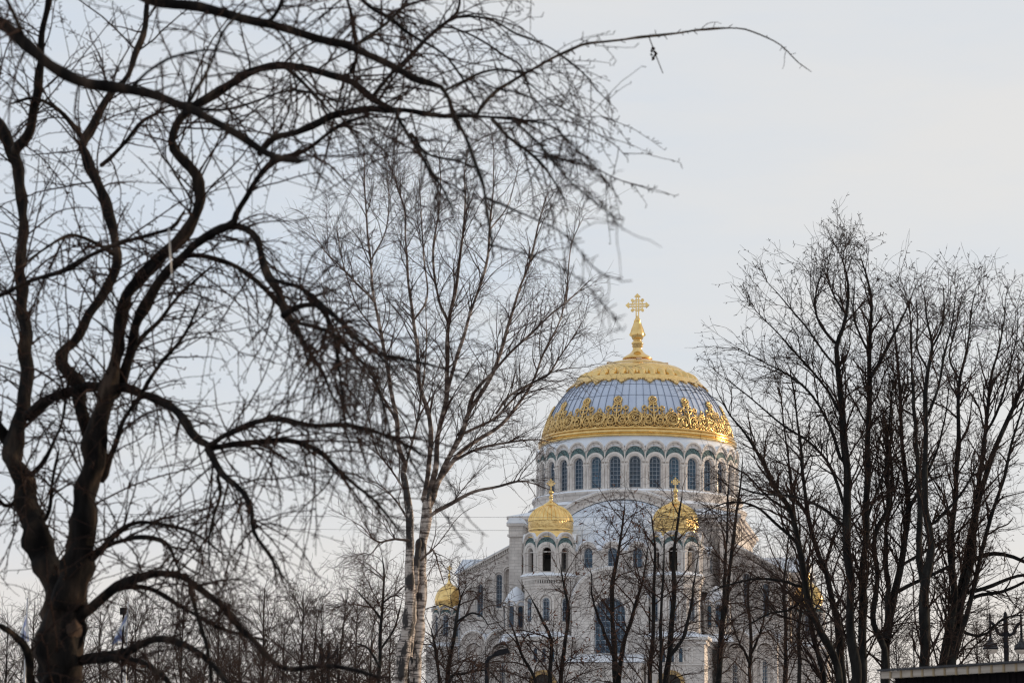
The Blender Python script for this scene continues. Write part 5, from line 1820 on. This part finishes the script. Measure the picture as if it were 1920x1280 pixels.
def right_group():
    n = 0
    T = tall_tree('tallest bare tree right of the dome with two straight dark trunks', 76, [
        ([(1600, 1285, 11.5), (1600, 1238, 11), (1592, 1097, 10.5), (1589, 1003, 11), (1587, 957, 10.5), (1584, 858, 9.5), (1579, 760, 8), (1574, 675, 6.5), (1571, 630, 5.5), (1584, 583, 4.4), (1592, 521, 3.4), (1588, 470, 2.4), (1575, 425, 1.4)], -1),
        ([(1614, 1285, 11), (1616, 1215, 10.5), (1618, 1097, 9.5), (1620, 1022, 9), (1625, 924, 8.5), (1628, 826, 7.5), (1630, 741, 6.5), (1630, 659, 5.5), (1630, 590, 4.5), (1634, 535, 3.4), (1626, 480, 2.4), (1612, 430, 1.4)], 1)],
        [([(1571, 632, 4), (1553, 606, 3.6), (1537, 577, 3.2), (1529, 544, 2.8), (1532, 505, 2), (1545, 450, 1.2)], -.8, -1.5),
         ([(1632, 705, 5), (1648, 675, 4.6), (1665, 639, 4), (1684, 593, 3), (1700, 550, 2), (1712, 510, 1)], .6, 1.5),
         ([(1580, 780, 4), (1560, 740, 3.6), (1530, 700, 3), (1490, 650, 2.4), (1455, 600, 1.8), (1420, 560, 1.1)], -.6, -2),
         ([(1585, 870, 4.4), (1555, 800, 3.8), (1520, 740, 3.2), (1480, 700, 2.6), (1430, 670, 1.8), (1385, 640, 1)], -.6, -2.5),
         ([(1588, 950, 4.6), (1560, 880, 4), (1520, 830, 3.2), (1460, 790, 2.4), (1400, 740, 1.6), (1352, 700, .9)], -.4, 1),
         ([(1620, 1000, 4), (1640, 940, 3.6), (1660, 880, 3), (1672, 800, 2.4), (1668, 720, 1.6), (1660, 650, 1)], .5, 2),
         ([(1575, 690, 3.2), (1545, 650, 2.8), (1510, 590, 2.2), (1475, 540, 1.6), (1440, 490, .9)], -.8, 0),
         ([(1588, 990, 4), (1540, 950, 3.4), (1480, 930, 2.8), (1420, 925, 2), (1370, 905, 1.2)], -.3, -2),
         ([(1630, 650, 3.2), (1610, 600, 2.6), (1600, 560, 2), (1604, 500, 1.4)], .8, 0),
         ([(1584, 560, 2.6), (1560, 510, 2), (1552, 460, 1.4), (1560, 410, .9)], -.9, 0)], 1.15)
    n += T.finish(M['twig_far'])
    T = tall_tree('bare tree of slanting stems leaning left across the cathedral wing', 84, [
        ([(1574, 1285, 10), (1560, 1222, 9.5), (1535, 1174, 8.5), (1514, 1109, 8), (1502, 1027, 7), (1482, 957, 6), (1450, 908, 5), (1423, 852, 4), (1397, 809, 3), (1368, 776, 2), (1345, 735, 1.2)], -1.5),
        ([(1584, 1285, 9), (1577, 1238, 9), (1570, 1179, 8), (1552, 1085, 7), (1535, 1039, 6), (1519, 980, 5), (1508, 900, 4), (1500, 820, 3), (1490, 740, 2), (1480, 680, 1.2)], .5),
        ([(1545, 1282, 7), (1530, 1210, 6.5), (1517, 1137, 6), (1500, 1040, 5), (1488, 960, 4), (1480, 880, 3), (1470, 800, 2), (1462, 730, 1)], 2)],
        [([(1500, 1020, 4), (1460, 985, 3.4), (1420, 950, 2.8), (1370, 940, 2), (1320, 960, 1.2)], -.5, -2),
         ([(1510, 1100, 4), (1470, 1090, 3.4), (1420, 1085, 2.8), (1370, 1095, 2), (1330, 1110, 1.2)], -.5, -1),
         ([(1515, 1120, 3.6), (1480, 1145, 3), (1440, 1150, 2.4), (1400, 1170, 1.6)], -.5, 1),
         ([(1483, 960, 3.4), (1440, 930, 2.8), (1400, 890, 2), (1360, 870, 1.2)], -.5, 1)], 1.0, seeds=False)
    n += T.finish(M['twig_far'])
    T = tall_tree('bare tree with low fork and leaning right stem beside the wooden roof', 78, [
        ([(1655, 1285, 12), (1657, 1255, 11.5), (1663, 1191, 11), (1673, 1132, 10), (1690, 1066, 9), (1696, 1010, 8), (1701, 957, 7), (1698, 891, 6), (1690, 815, 5), (1690, 750, 4), (1684, 680, 3), (1678, 610, 2), (1672, 560, 1.2)], 1.5),
        ([(1660, 1235, 8), (1648, 1195, 7.5), (1636, 1156, 7), (1641, 1085, 6.5), (1638, 1027, 6), (1643, 990, 5.5), (1664, 944, 4.6), (1662, 858, 3.6), (1668, 780, 2.6), (1675, 700, 1.6)], -1),
        ([(1663, 1200, 8), (1664, 1120, 7), (1662, 1060, 6), (1664, 980, 5), (1672, 900, 4), (1668, 840, 3), (1650, 780, 2)], 2)],
        [([(1701, 960, 4), (1730, 910, 3.4), (1755, 850, 2.8), (1770, 790, 2), (1780, 720, 1.2)], .6, -1),
         ([(1690, 1060, 4), (1740, 1030, 3.4), (1790, 1000, 2.8), (1830, 960, 2)], .4, 2),
         ([(1680, 1110, 5), (1720, 1090, 4.4), (1760, 1070, 4), (1790, 1060, 3)], .3, -1)], 1.0)
    n += T.finish(M['twig_far'])
    T = tall_tree('thick-trunked bare tree splitting in two just above the wooden roof', 74, [
        ([(1736, 1300, 14), (1735, 1250, 13.5), (1735, 1180, 13), (1736, 1120, 12.5), (1738, 1085, 11), (1744, 1035, 9.5), (1740, 990, 8.5), (1734, 944, 7.5), (1735, 858, 6.5), (1737, 770, 5.5), (1739, 692, 4.6), (1747, 636, 3.6), (1738, 577, 2.4), (1732, 520, 1.3)], -1),
        ([(1733, 1095, 8), (1727, 1050, 7.5), (1724, 980, 7), (1724, 900, 6), (1718, 815, 5), (1713, 750, 4), (1710, 680, 3), (1708, 600, 2), (1705, 540, 1.2)], 1.5)],
        [([(1738, 780, 4), (1760, 720, 3.4), (1772, 650, 2.8), (1785, 580, 2), (1792, 520, 1.2)], -.6, -2),
         ([(1746, 640, 3), (1765, 590, 2.4), (1770, 540, 1.8), (1768, 500, 1)], -.8, 0),
         ([(1740, 690, 3), (1720, 640, 2.4), (1722, 580, 1.8), (1716, 520, 1)], -.8, 1),
         ([(1740, 985, 4), (1775, 960, 3.6), (1800, 930, 3), (1835, 870, 2)], -.4, -2)], 1.0)
    n += T.finish(M['twig_far'])
    T = tall_tree('many-stemmed bare tree at the right edge with long level branches', 80, [
        ([(1765, 1290, 10.5), (1768, 1245, 10), (1779, 1179, 10), (1786, 1121, 9), (1784, 1050, 8.5), (1784, 990, 8), (1793, 924, 7), (1794, 858, 6), (1797, 770, 5), (1800, 708, 4), (1810, 659, 3.2), (1817, 610, 2.4), (1822, 550, 1.6), (1830, 500, .9)], -1),
        ([(1780, 1290, 12), (1782, 1245, 11.5), (1795, 1167, 11), (1805, 1097, 10.5), (1814, 1027, 10), (1832, 950, 8), (1852, 875, 7), (1866, 838, 6), (1894, 776, 5), (1915, 725, 4), (1925, 660, 3), (1930, 590, 2)], 1),
        ([(1795, 1170, 8), (1810, 1110, 7.5), (1822, 1040, 7), (1835, 930, 6.4), (1846, 826, 5.6), (1853, 760, 4.6), (1858, 700, 3.6), (1872, 640, 2.8), (1882, 580, 1.8), (1885, 530, 1)], 2),
        ([(1790, 1240, 8), (1815, 1150, 7), (1830, 1080, 6), (1850, 1000, 5), (1880, 900, 4), (1900, 820, 3), (1925, 740, 2)], -2)],
        [([(1815, 1055, 6), (1851, 1040, 5.4), (1880, 1039, 5), (1903, 1043, 4.6), (1935, 1056, 4)], .6, -1),
         ([(1812, 1110, 5.4), (1851, 1102, 5), (1875, 1093, 4.4), (1940, 1068, 3.4)], .4, 1),
         ([(1822, 1120, 5), (1845, 1112, 4.6), (1880, 1108, 4), (1935, 1085, 3.4)], .4, -1.5),
         ([(1800, 1180, 4), (1840, 1190, 3.4), (1880, 1160, 2.6), (1925, 1150, 2)], .4, 0),
         ([(1846, 820, 3.6), (1875, 760, 3), (1890, 700, 2.4), (1905, 620, 1.6), (1908, 560, .9)], 1, 0),
         ([(1800, 710, 3), (1780, 660, 2.4), (1790, 600, 1.8), (1800, 540, 1)], -.8, 0)], 1.0)
    n += T.finish(M['twig_far'])
    TRIS['right'] = n


# ------------------------------------------------------------------ smaller trees in front of the cathedral
def mid_trees():
    n = 0
    defs = [
        ('slim double-trunked bare tree rising past the right bell tower', 118, [
            ([(1346, 1285, 7), (1354, 1191, 6.6), (1361, 1121, 6), (1368, 1062, 5.2), (1378, 980, 4), (1386, 920, 2.6), (1392, 860, 1.3)], 1),
            ([(1353, 1190, 5), (1357, 1121, 4.6), (1359, 1050, 4), (1364, 980, 3), (1366, 910, 1.6)], -1)]),
        ('bare tree with fanned trunks before the right bell tower', 112, [
            ([(1251, 1285, 8), (1258, 1214, 7), (1262, 1121, 5.6), (1265, 1027, 4), (1272, 980, 3), (1280, 930, 1.5)], 1),
            ([(1256, 1235, 5), (1286, 1179, 4.4), (1298, 1121, 3.4), (1302, 1085, 2), (1310, 1040, 1)], -1.5),
            ([(1218, 1285, 6), (1220, 1191, 5.2), (1225, 1121, 4), (1227, 1027, 2.6), (1222, 960, 1.2)], 1.5),
            ([(1237, 1285, 5), (1239, 1191, 4.4), (1241, 1097, 3), (1246, 1010, 1.4)], -1)]),
        ('bare tree standing in front of the great arched window', 116, [
            ([(1155, 1285, 7), (1150, 1210, 6.4), (1148, 1144, 5.6), (1153, 1074, 4.6), (1166, 985, 2.8), (1172, 945, 1.2)], 1),
            ([(1160, 1285, 6.4), (1173, 1203, 5.6), (1197, 1121, 4.4), (1208, 1080, 2.8), (1215, 1020, 1.3)], -1.5),
            ([(1152, 1240, 4.4), (1130, 1180, 3.6), (1112, 1120, 2.6), (1108, 1070, 1.3)], 1.5)]),
        ('thin bare tree before the left bell tower with reddish dead leaves', 110, [
            ([(1052, 1285, 5.6), (1059, 1214, 5), (1066, 1144, 3.8), (1058, 1100, 2.6), (1050, 1060, 1.2)], 1),
            ([(1033, 1285, 5), (1033, 1203, 4.2), (1014, 1156, 3), (996, 1121, 1.4)], -1),
            ([(1008, 1285, 4), (979, 1226, 3.2), (967, 1191, 2.4), (955, 1160, 1.2)], .5)]),
        ('low weeping bare tree before the left gilded turret', 106, [
            ([(838, 1285, 5.4), (848, 1214, 4.6), (858, 1150, 3.4), (868, 1110, 1.8), (880, 1095, .9)], 1),
            ([(856, 1165, 3), (880, 1150, 2.6), (902, 1152, 2), (915, 1172, 1.2)], -1),
            ([(824, 1285, 4), (818, 1220, 3.2), (806, 1180, 1.8)], 1),
            ([(842, 1280, 3.4), (872, 1262, 3), (912, 1256, 2.4), (940, 1280, 1.6)], -.6)]),
        ('spindly bare tree in front of the right wing beside slanting stems', 114, [
            ([(1473, 1285, 5), (1473, 1167, 4.2), (1470, 1097, 3.2), (1476, 1027, 2), (1480, 970, 1)], 1),
            ([(1501, 1285, 5.4), (1499, 1191, 4.4), (1504, 1120, 3), (1506, 1060, 1.4)], -1)]),
        ('young bare tree between the right tower and right wing', 120, [
            ([(1405, 1285, 5), (1408, 1200, 4.2), (1402, 1120, 3), (1410, 1060, 1.6)], 1),
            ([(1407, 1230, 3.4), (1430, 1170, 2.6), (1440, 1110, 1.6)], -1),
            ([(1406, 1240, 3.4), (1380, 1190, 2.4), (1370, 1150, 1.3)], 1)]),
        ('straight bare tree with rounded top just left of the birch trunks', 124, [
            ([(711, 1285, 5.4), (713, 1230, 4.8), (715, 1186, 4.2), (717, 1131, 3.2), (720, 1077, 2.2), (716, 1040, 1)], 1)]),
    ]
    lims = {7: [([(715, 1215, 2.4), (740, 1175, 2), (752, 1130, 1.2)], 0, 1), ([(716, 1160, 2.4), (695, 1135, 2), (672, 1110, 1.2)], 0, -1), ([(717, 1130, 2), (738, 1115, 1.6), (752, 1120, 1)], .2, 0), ([(712, 1250, 2.4), (690, 1215, 2), (665, 1205, 1.2)], 0, 1)]}
    for i, (lab, D, stems) in enumerate(defs):
        dens = 1.0
        x = stems[0][0][0][0]
        T = Tree('bare_tree', lab, at(x, 1500, D))
        for j, (pts, dd) in enumerate(stems):
            pts = ground_tail(pts, D) if pts[0][1] > 1270 else pts
            P, R = trace(pts, D, D + dd, wob=.4, n=40)
            R = R * .78
            T.stem(P, R, M['bark_far'], 'trunk' if j == 0 else 'stem', 9, .05)
        for pts, d0, d1 in lims.get(i, []):
            P, R = trace(pts, D + d0, D + d1, wob=.4)
            T.stem(P, R, M['bark_far'], 'limb', 7, .05)
        P0, R0 = T.stack(50)
        dr = .05 if i != 4 else .12
        a = sprout(P0, R0, 1.8, (1.4, 4.6), (35, 75), 11, droop=dr * .7, wig=.12, r0=(.018, .036), tip=.3, t0=.34, lpow=.45, up=.3)
        b = sprout(*a, 3.9, (.5, 1.9), (25, 60), 7, droop=dr * .8, wig=.12, r0=(.011, .017), tip=.5, t0=.1)
        e = sprout(P0, R0, 0, (.8, 1.8), (0, 14), 8, wig=.1, r0=(.014, .04), tip=.35, rfrac=.95, end=True)
        T.twigs(*e, 4)
        c = sprout(*b, 3.3, (.3, 1.0), (25, 65), 5, droop=dr, wig=.15, r0=(.0085, .012), tip=.6, end=True)
        T.twigs(*a, 4)
        T.twigs(*b, 3)
        T.twigs(*c, 3)
        n += T.finish(M['twig_mid'])
        if i == 3 or i == 2:
            s = sprout(*c, .28, (.10, .20), (20, 90), 3, wig=.3, r0=(.025, .042), tip=.5, rfrac=6.0)
            V, Q = tubes(s[0] - T.base, s[1], 3)
            link_mesh('leaves', np_mesh('leaves', V, Q, M['dead_leaf']), T.o)
    TRIS['mid'] = n


def far_row():
    """shared young-tree shapes for the distant row along the bottom left and right."""
    shapes = []
    for v in range(4):
        h = 1.0
        H = 13.0
        lean = RNG.normal(0, .35, 2)
        z = np.linspace(0, H, 9)
        P = np.stack([lean[0] * (z / H) ** 2 + np.cumsum(RNG.normal(0, .06, 9)), lean[1] * (z / H) ** 2, z], 1)
        R = np.linspace(.16, .015, 9)
        P, R = resample(P, R, 30)
        parts = [(P, R)]
        a = sprout(P[None], R[None], 4.6, (1.8, 6.2), (28, 65), 10, droop=-.01, wig=.10, r0=(.02, .05), tip=.3, t0=.08, t1=.97, lpow=.7, up=.35)
        b = sprout(*a, 2.2, (.5, 2.0), (25, 60), 7, droop=.02, wig=.15, r0=(.014, .022), tip=.5, t0=.1)
        c = sprout(*b, 2.2, (.35, 1.1), (25, 65), 5, droop=.04, wig=.17, r0=(.011, .015), tip=.6, end=True)
        V, Q = tubes(P[None], R[None], 8, .04)
        mt = np_mesh('trunk', V, Q, M['bark_far'])
        V, Q = join([tubes(*a, 4), tubes(*b, 3), tubes(*c, 3)])
        mc = np_mesh('crown', V, Q, M['twig_far'])
        shapes.append((mt, mc))
        TRIS['far%d' % v] = len(Q) * 2
    spots = []
    # (x in picture, y of the top, distance)
    for px, py, d in [(20, 1150, 150), (62, 1128, 165), (100, 1165, 140), (150, 1170, 172), (195, 1150, 150), (240, 1165, 185), (262, 1125, 160), (300, 1150, 140), (346, 1110, 150), (385, 1165, 180), (418, 1130, 156), (455, 1160, 145), (497, 1100, 150), (530, 1150, 175), (562, 1110, 152), (585, 1135, 165), (612, 1130, 142), (640, 1100, 158), (672, 1125, 180), (690, 1150, 150), (735, 1165, 170), (770, 1180, 182), (40, 1217, 120), (130, 1227, 125), (275, 1222, 122), (360, 1227, 126), (440, 1232, 120), (520, 1227, 128), (600, 1232, 122), (660, 1237, 126)]:
        spots.append((px, py, d, 'left'))
    for px, py, d in [(1690, 1185, 160), (1715, 1170, 175), (1832, 1165, 150), (1860, 1185, 140), (1885, 1170, 165), (1912, 1185, 150), (1560, 1190, 190), (1590, 1180, 200)]:
        spots.append((px, py, d, 'right'))
    ORD = 'leftmost second third fourth fifth sixth seventh eighth ninth tenth eleventh twelfth thirteenth fourteenth fifteenth sixteenth seventeenth eighteenth nineteenth twentieth twenty-first twenty-second twenty-third twenty-fourth twenty-fifth twenty-sixth twenty-seventh twenty-eighth'.split()
    rows = {}
    for q in spots:
        rows.setdefault((q[3], q[2] < 130), []).append(q[0])
    for i, (px, py, d, side) in enumerate(spots):
        top = at(px, py, d)
        s = (top[2]) / 13.0
        o = empty('young_tree', (top[0], top[1], 0), RNG.uniform(0, 6.28))
        k = ORD[sorted(rows[(side, d < 130)]).index(px)]
        if side == 'left':
            rw = 'low nearer row' if d < 130 else 'distant row'
            tag(o, '%s bare young tree of the %s left of the birch trunks' % (k, rw), 'tree', 'distant trees left of the birch')
        else:
            tag(o, '%s bare young tree seen far behind the big trunks on the right' % k, 'tree', 'distant trees behind the big trunks')
        sx = s * RNG.uniform(.85, 1.15)
        o.scale = (sx, sx, s)
        mt, mc = shapes[i % 4]
        link_mesh('trunk', mt, o)
        link_mesh('crown', mc, o)


M['dead_leaf'] = simple('dead_leaf', [(0.3, (0.10, 0.04, 0.025)), (0.7, (0.20, 0.09, 0.05))], 3.0, 0.9)
near_tree()
overhead_tree()
birch()
right_group()
mid_trees()
far_row()
print('TRIS', TRIS)


# ------------------------------------------------------------------ lamps, flags, kiosk roof, wires
def lantern(px, py_top, D, span, shade_px, label):
    base = at(px, py_top, D)
    o = empty('street_lamp', (base[0], base[1], 0))
    tag(o, label, 'street lamp', 'double-armed lantern posts')
    H = base[2]
    k = D / FPX
    a = span * k
    b = MB()
    b.lathe([(.2, 0), (.2, .9), (.14, 1.0), (.12, 1.2), (.11, H * .7), (.10, H - .35), (.08, H)], 14)
    b.lathe([(.02, H + .1), (.08, H), (.05, H - .1)], 12)
    b.build('post', M['black_metal'], o)
    for s in (-1, 1):
        arm = MB()
        za = H - .75
        arm.tube([(0, 0, za), (s * a * .25, 0, za - .12), (s * a * .5, 0, za - .05), (s * a * .72, 0, za + .28), (s * a, 0, za + .42)], [.08, .075, .07, .065, .06], 7)
        arm.tube([(s * a, 0, za + .75), (s * a, 0, za + .2), (s * a, 0, za - .35)], [.04, .05, .06], 7)
        arm.build('arm', M['black_metal'], o)
        w = shade_px * k / 2
        zs = za - .3
        sh = MB()
        sh.lathe([(.04, zs + .08), (.09, zs), (w * .45, zs - w * .35), (w * .82, zs - w * .72), (w, zs - w * 1.1), (w * 1.02, zs - w * 1.22)], 20, s * a, 0)
        shade = sh.build('lamp_shade', M['ornate_black'], o)
        rm = MB()
        rm.lathe([(w * 1.02, zs - w * 1.18), (w * 1.08, zs - w * 1.26), (w * .98, zs - w * 1.36)], 20, s * a, 0)
        rm.build('shade_rim', M['black_metal'], shade)
        gl = MB()
        gl.lathe([(w * .97, zs - w * 1.3), (w * .92, zs - w * 1.5), (w * .75, zs - w * 1.75), (w * .4, zs - w * 1.9), (.01, zs - w * 1.95)], 20, s * a, 0)
        gl.build('lamp_glass', M['frosted'], o)


def led_lamp():
    D = 104.0
    p = at(914, 1232, D)
    o = empty('road_lamp', (p[0], p[1], 0))
    tag(o, 'modern black road lamp with slanting flat head before the cathedral', 'street lamp')
    b = MB()
    H = p[2]
    b.tube([(0, 0, 0), (0, 0, H * .5), (0, 0, H - .15)], [.12, .11, .10], 10)
    b.build('post', M['black_metal'], o)
    q = at(930, 1226, D) - p
    a = MB()
    a.tube([(0, 0, H - .2), (.04, 0, H - .05), (q[0], 0, H + q[2])], [.10, .09, .08], 8)
    a.build('arm', M['black_metal'], o)
    e = at(956, 1219, D) - p
    h = MB()
    x0, z0, x1, z1 = q[0] - .08, H + q[2], e[0], H + e[2]
    vs = []
    for (x, z, w, t) in ((x0, z0, .11, .09), (x0 + .15, z0 + .05, .2, .12), (x1 - .1, z1, .2, .11), (x1, z1 - .10, .16, .02)):
        vs += [(x, -w, z - t), (x, w, z - t), (x, w, z + t), (x, -w, z + t)]
    fs = [(0, 1, 2, 3), (15, 14, 13, 12)]
    for i in range(3):
        for k in range(4):
            fs.append((i * 4 + k, i * 4 + 4 + k, i * 4 + 4 + (k + 1) % 4, i * 4 + (k + 1) % 4))
    h.add(vs, fs)
    h.build('lamp_head', M['black_metal'], o)


def flag(top, bottom, D, hang, label, box=None):
    t, b = at(*top, D), at(*bottom, D)
    d = (t - b) / (t[2] - b[2])
    g = b - d * b[2]
    o = empty('flagpole', (g[0], g[1], 0))
    tag(o, label, 'flagpole', 'flagpoles with hanging flags')
    m = MB()
    m.tube([(0, 0, 0), tuple((t - g) * .5), tuple(t - g)], [.07, .06, .04], 10)
    m.build('pole', M['pale_pole'], o)
    # limp cloth with folds, hung from two corners
    nu, nv = 15, 19
    (ax, ay), (ex, ey) = hang
    P0, P1 = at(ax, ay, D) - g, at(ex, ey, D) - g
    vs, fs, uv = [], [], []
    for i in range(nv):
        v = i / (nv - 1)
        for j in range(nu):
            u = j / (nu - 1)
            w = .10 + .62 * v
            c = P0 * (1 - v) + P1 * v
            x = c[0] - (u - .35) * w * .55 + .05 * math.sin(9 * u + 3 * v)
            y = c[1] - .06 + .13 * math.sin(11 * u + 1.5 * v) * (.3 + v)
            z = c[2] + .10 * math.sin(5 * u + 1) * v - .25 * u * (1 - v)
            vs.append((x, y, z))
            uv.append((u, v))
    for i in range(nv - 1):
        for j in range(nu - 1):
            q = i * nu + j
            fs.append((q, q + 1, q + nu + 1, q + nu))
    f = MB()
    f.add(vs, fs, True)
    fo = f.build('flag', M['flag'], o)
    ul = fo.data.uv_layers.new(name='UVMap')
    for lp_ in fo.data.loops:
        ul.data[lp_.index].uv = uv[lp_.vertex_index]


def sign_post():
    D = 112.0
    t, b = at(232, 1140, D), at(230, 1280, D)
    o = empty('sign_post', (b[0], b[1], 0))
    tag(o, 'thin dark post with small black box on top beside the flag', 'post')
    m = MB()
    m.tube([(0, 0, 0), (t[0] - b[0], 0, t[2] - .1)], [.05, .04], 8)
    m.build('post', M['black_metal'], o)
    m = MB()
    m.box(t[0] - b[0] - .15, t[0] - b[0] + .13, -.15, .15, t[2] - .28, t[2])
    m.box(t[0] - b[0] - .17, t[0] - b[0] + .15, -.17, .17, t[2] + .002, t[2] + .03)
    m.build('box', M['black_metal'], o)


def kiosk():
    D0, D1 = 26.0, 23.0
    A, B = at(1652, 1265, D0), at(1960, 1247, D1)
    zA = A[2]
    o = empty('kiosk', (A[0], A[1], 0))
    tag(o, 'dark wooden kiosk with pale board roof edge in the lower right corner', 'kiosk')
    u = B - A
    L = math.hypot(u[0], u[1])
    ang = math.atan2(u[1], u[0])
    o.rotation_euler = (0, 0, ang)
    sl = (B[2] - A[2]) / L
    LL = L + 2.4
    zt = lambda x: zA + sl * x
    th = 12.5 * D0 / FPX
    # fascia boards, butted between battens
    n = 0
    x = 0.0
    bw = .225
    i = 0
    while x < LL:
        x1 = min(x + bw, LL)
        m = MB()
        m.prism([(x, zt(x) - th * .5), (x1 - .032, zt(x1 - .032) - th * .5), (x1 - .032, zt(x1 - .032) + th * .5), (x, zt(x) + th * .5)], -.0 + (i % 2) * .0015, .025)
        m.build('fascia_board', M['wood'], o)
        m = MB()
        m.prism([(x1 - .032, zt(x1) - th * .55), (x1, zt(x1) - th * .55), (x1, zt(x1) + th * .52), (x1 - .032, zt(x1) + th * .52)], -.008, .025)
        m.build('batten', M['batten'], o)
        x = x1
        i += 1
    r = MB()
    vs = []
    for xx in (-.03, LL):
        for (y, dz) in ((-.03, th * .5 + .004), (-.03, th * .5 + .026), (2.6, th * .5 + .20), (2.6, th * .5 + .17)):
            vs.append((xx, y, zt(xx) + dz))
    r.add(vs, [(0, 1, 2, 3), (7, 6, 5, 4), (0, 4, 5, 1), (1, 5, 6, 2), (2, 6, 7, 3), (3, 7, 4, 0)])
    r.build('roof', M['felt'], o)
    # wall boards below
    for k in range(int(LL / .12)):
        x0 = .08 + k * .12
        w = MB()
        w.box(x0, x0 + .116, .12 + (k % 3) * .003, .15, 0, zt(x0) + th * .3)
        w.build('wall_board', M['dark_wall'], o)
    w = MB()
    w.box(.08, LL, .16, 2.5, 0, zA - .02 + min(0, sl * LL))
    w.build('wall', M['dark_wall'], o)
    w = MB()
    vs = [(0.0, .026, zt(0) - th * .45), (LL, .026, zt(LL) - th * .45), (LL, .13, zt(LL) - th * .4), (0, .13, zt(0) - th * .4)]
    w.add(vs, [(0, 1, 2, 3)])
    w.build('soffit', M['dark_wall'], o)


def wires():
    labs = [('thin overhead cable crossing behind the birch, upper of two', 958, 961, 70.0), ('thin overhead cable crossing behind the birch, lower of two', 982, 986, 72.0)]
    for lab, y0, y1, D in labs:
        pts = []
        for i in range(25):
            t = i / 24
            px = -500 + 3000 * t
            sag = 22 * (4 * t * (1 - t))
            pts.append(at(px, y0 + (y1 - y0) * t + sag - 12, D + 25 * t))
        b = MB()
        c = np.array(pts[0])
        b.tube([tuple(np.array(p) - c) for p in pts], .0055, 5)
        o = b.build('overhead_cable', M['wire'], None, tuple(c))
        tag(o, lab, 'cable', 'overhead cables')


def ribbon():
    D = 12.5
    b = MB()
    P = [at(316, 428, D), at(318, 455, D), at(320, 485, D), at(322, 518, D)]
    c = P[0]
    vs, fs = [], []
    for i, p in enumerate(P):
        q = p - c
        w = .0055
        tw = .5 * i
        for s in (-1, 1):
            for t in (-.0012, .0012):
                vs.append((q[0] + s * w * math.cos(tw) - t * math.sin(tw), q[1] + s * w * math.sin(tw) + t * math.cos(tw), q[2]))
    for i in range(3):
        a = i * 4
        fs += [(a, a + 4, a + 6, a + 2), (a + 1, a + 3, a + 7, a + 5), (a, a + 1, a + 5, a + 4), (a + 2, a + 6, a + 7, a + 3)]
    b.add(vs, fs)
    o = b.build('hanging_strip', M['ribbon'], None, tuple(c))
    tag(o, 'pale narrow strip hanging straight down from a branch of the near tree', 'strip')


lantern(1885, 1150, 100.0, 29.0, 28.0, 'double lantern on a black post above the wooden kiosk roof')
lantern(617, 1205, 142.0, 16.0, 17.0, 'small double lantern on a black post among the far trees')
led_lamp()
flag((241, 1127), (235, 1280), 112.0, ((238, 1145), (222, 1205)), 'pale flagpole with limp white and blue flag beside the dark post')
flag((52, 1120), (46, 1285), 115.0, ((49, 1150), (47, 1205)), 'flagpole with blue and white flag behind the leaning trunk at the left edge')
sign_post()
kiosk()
wires()
ribbon()
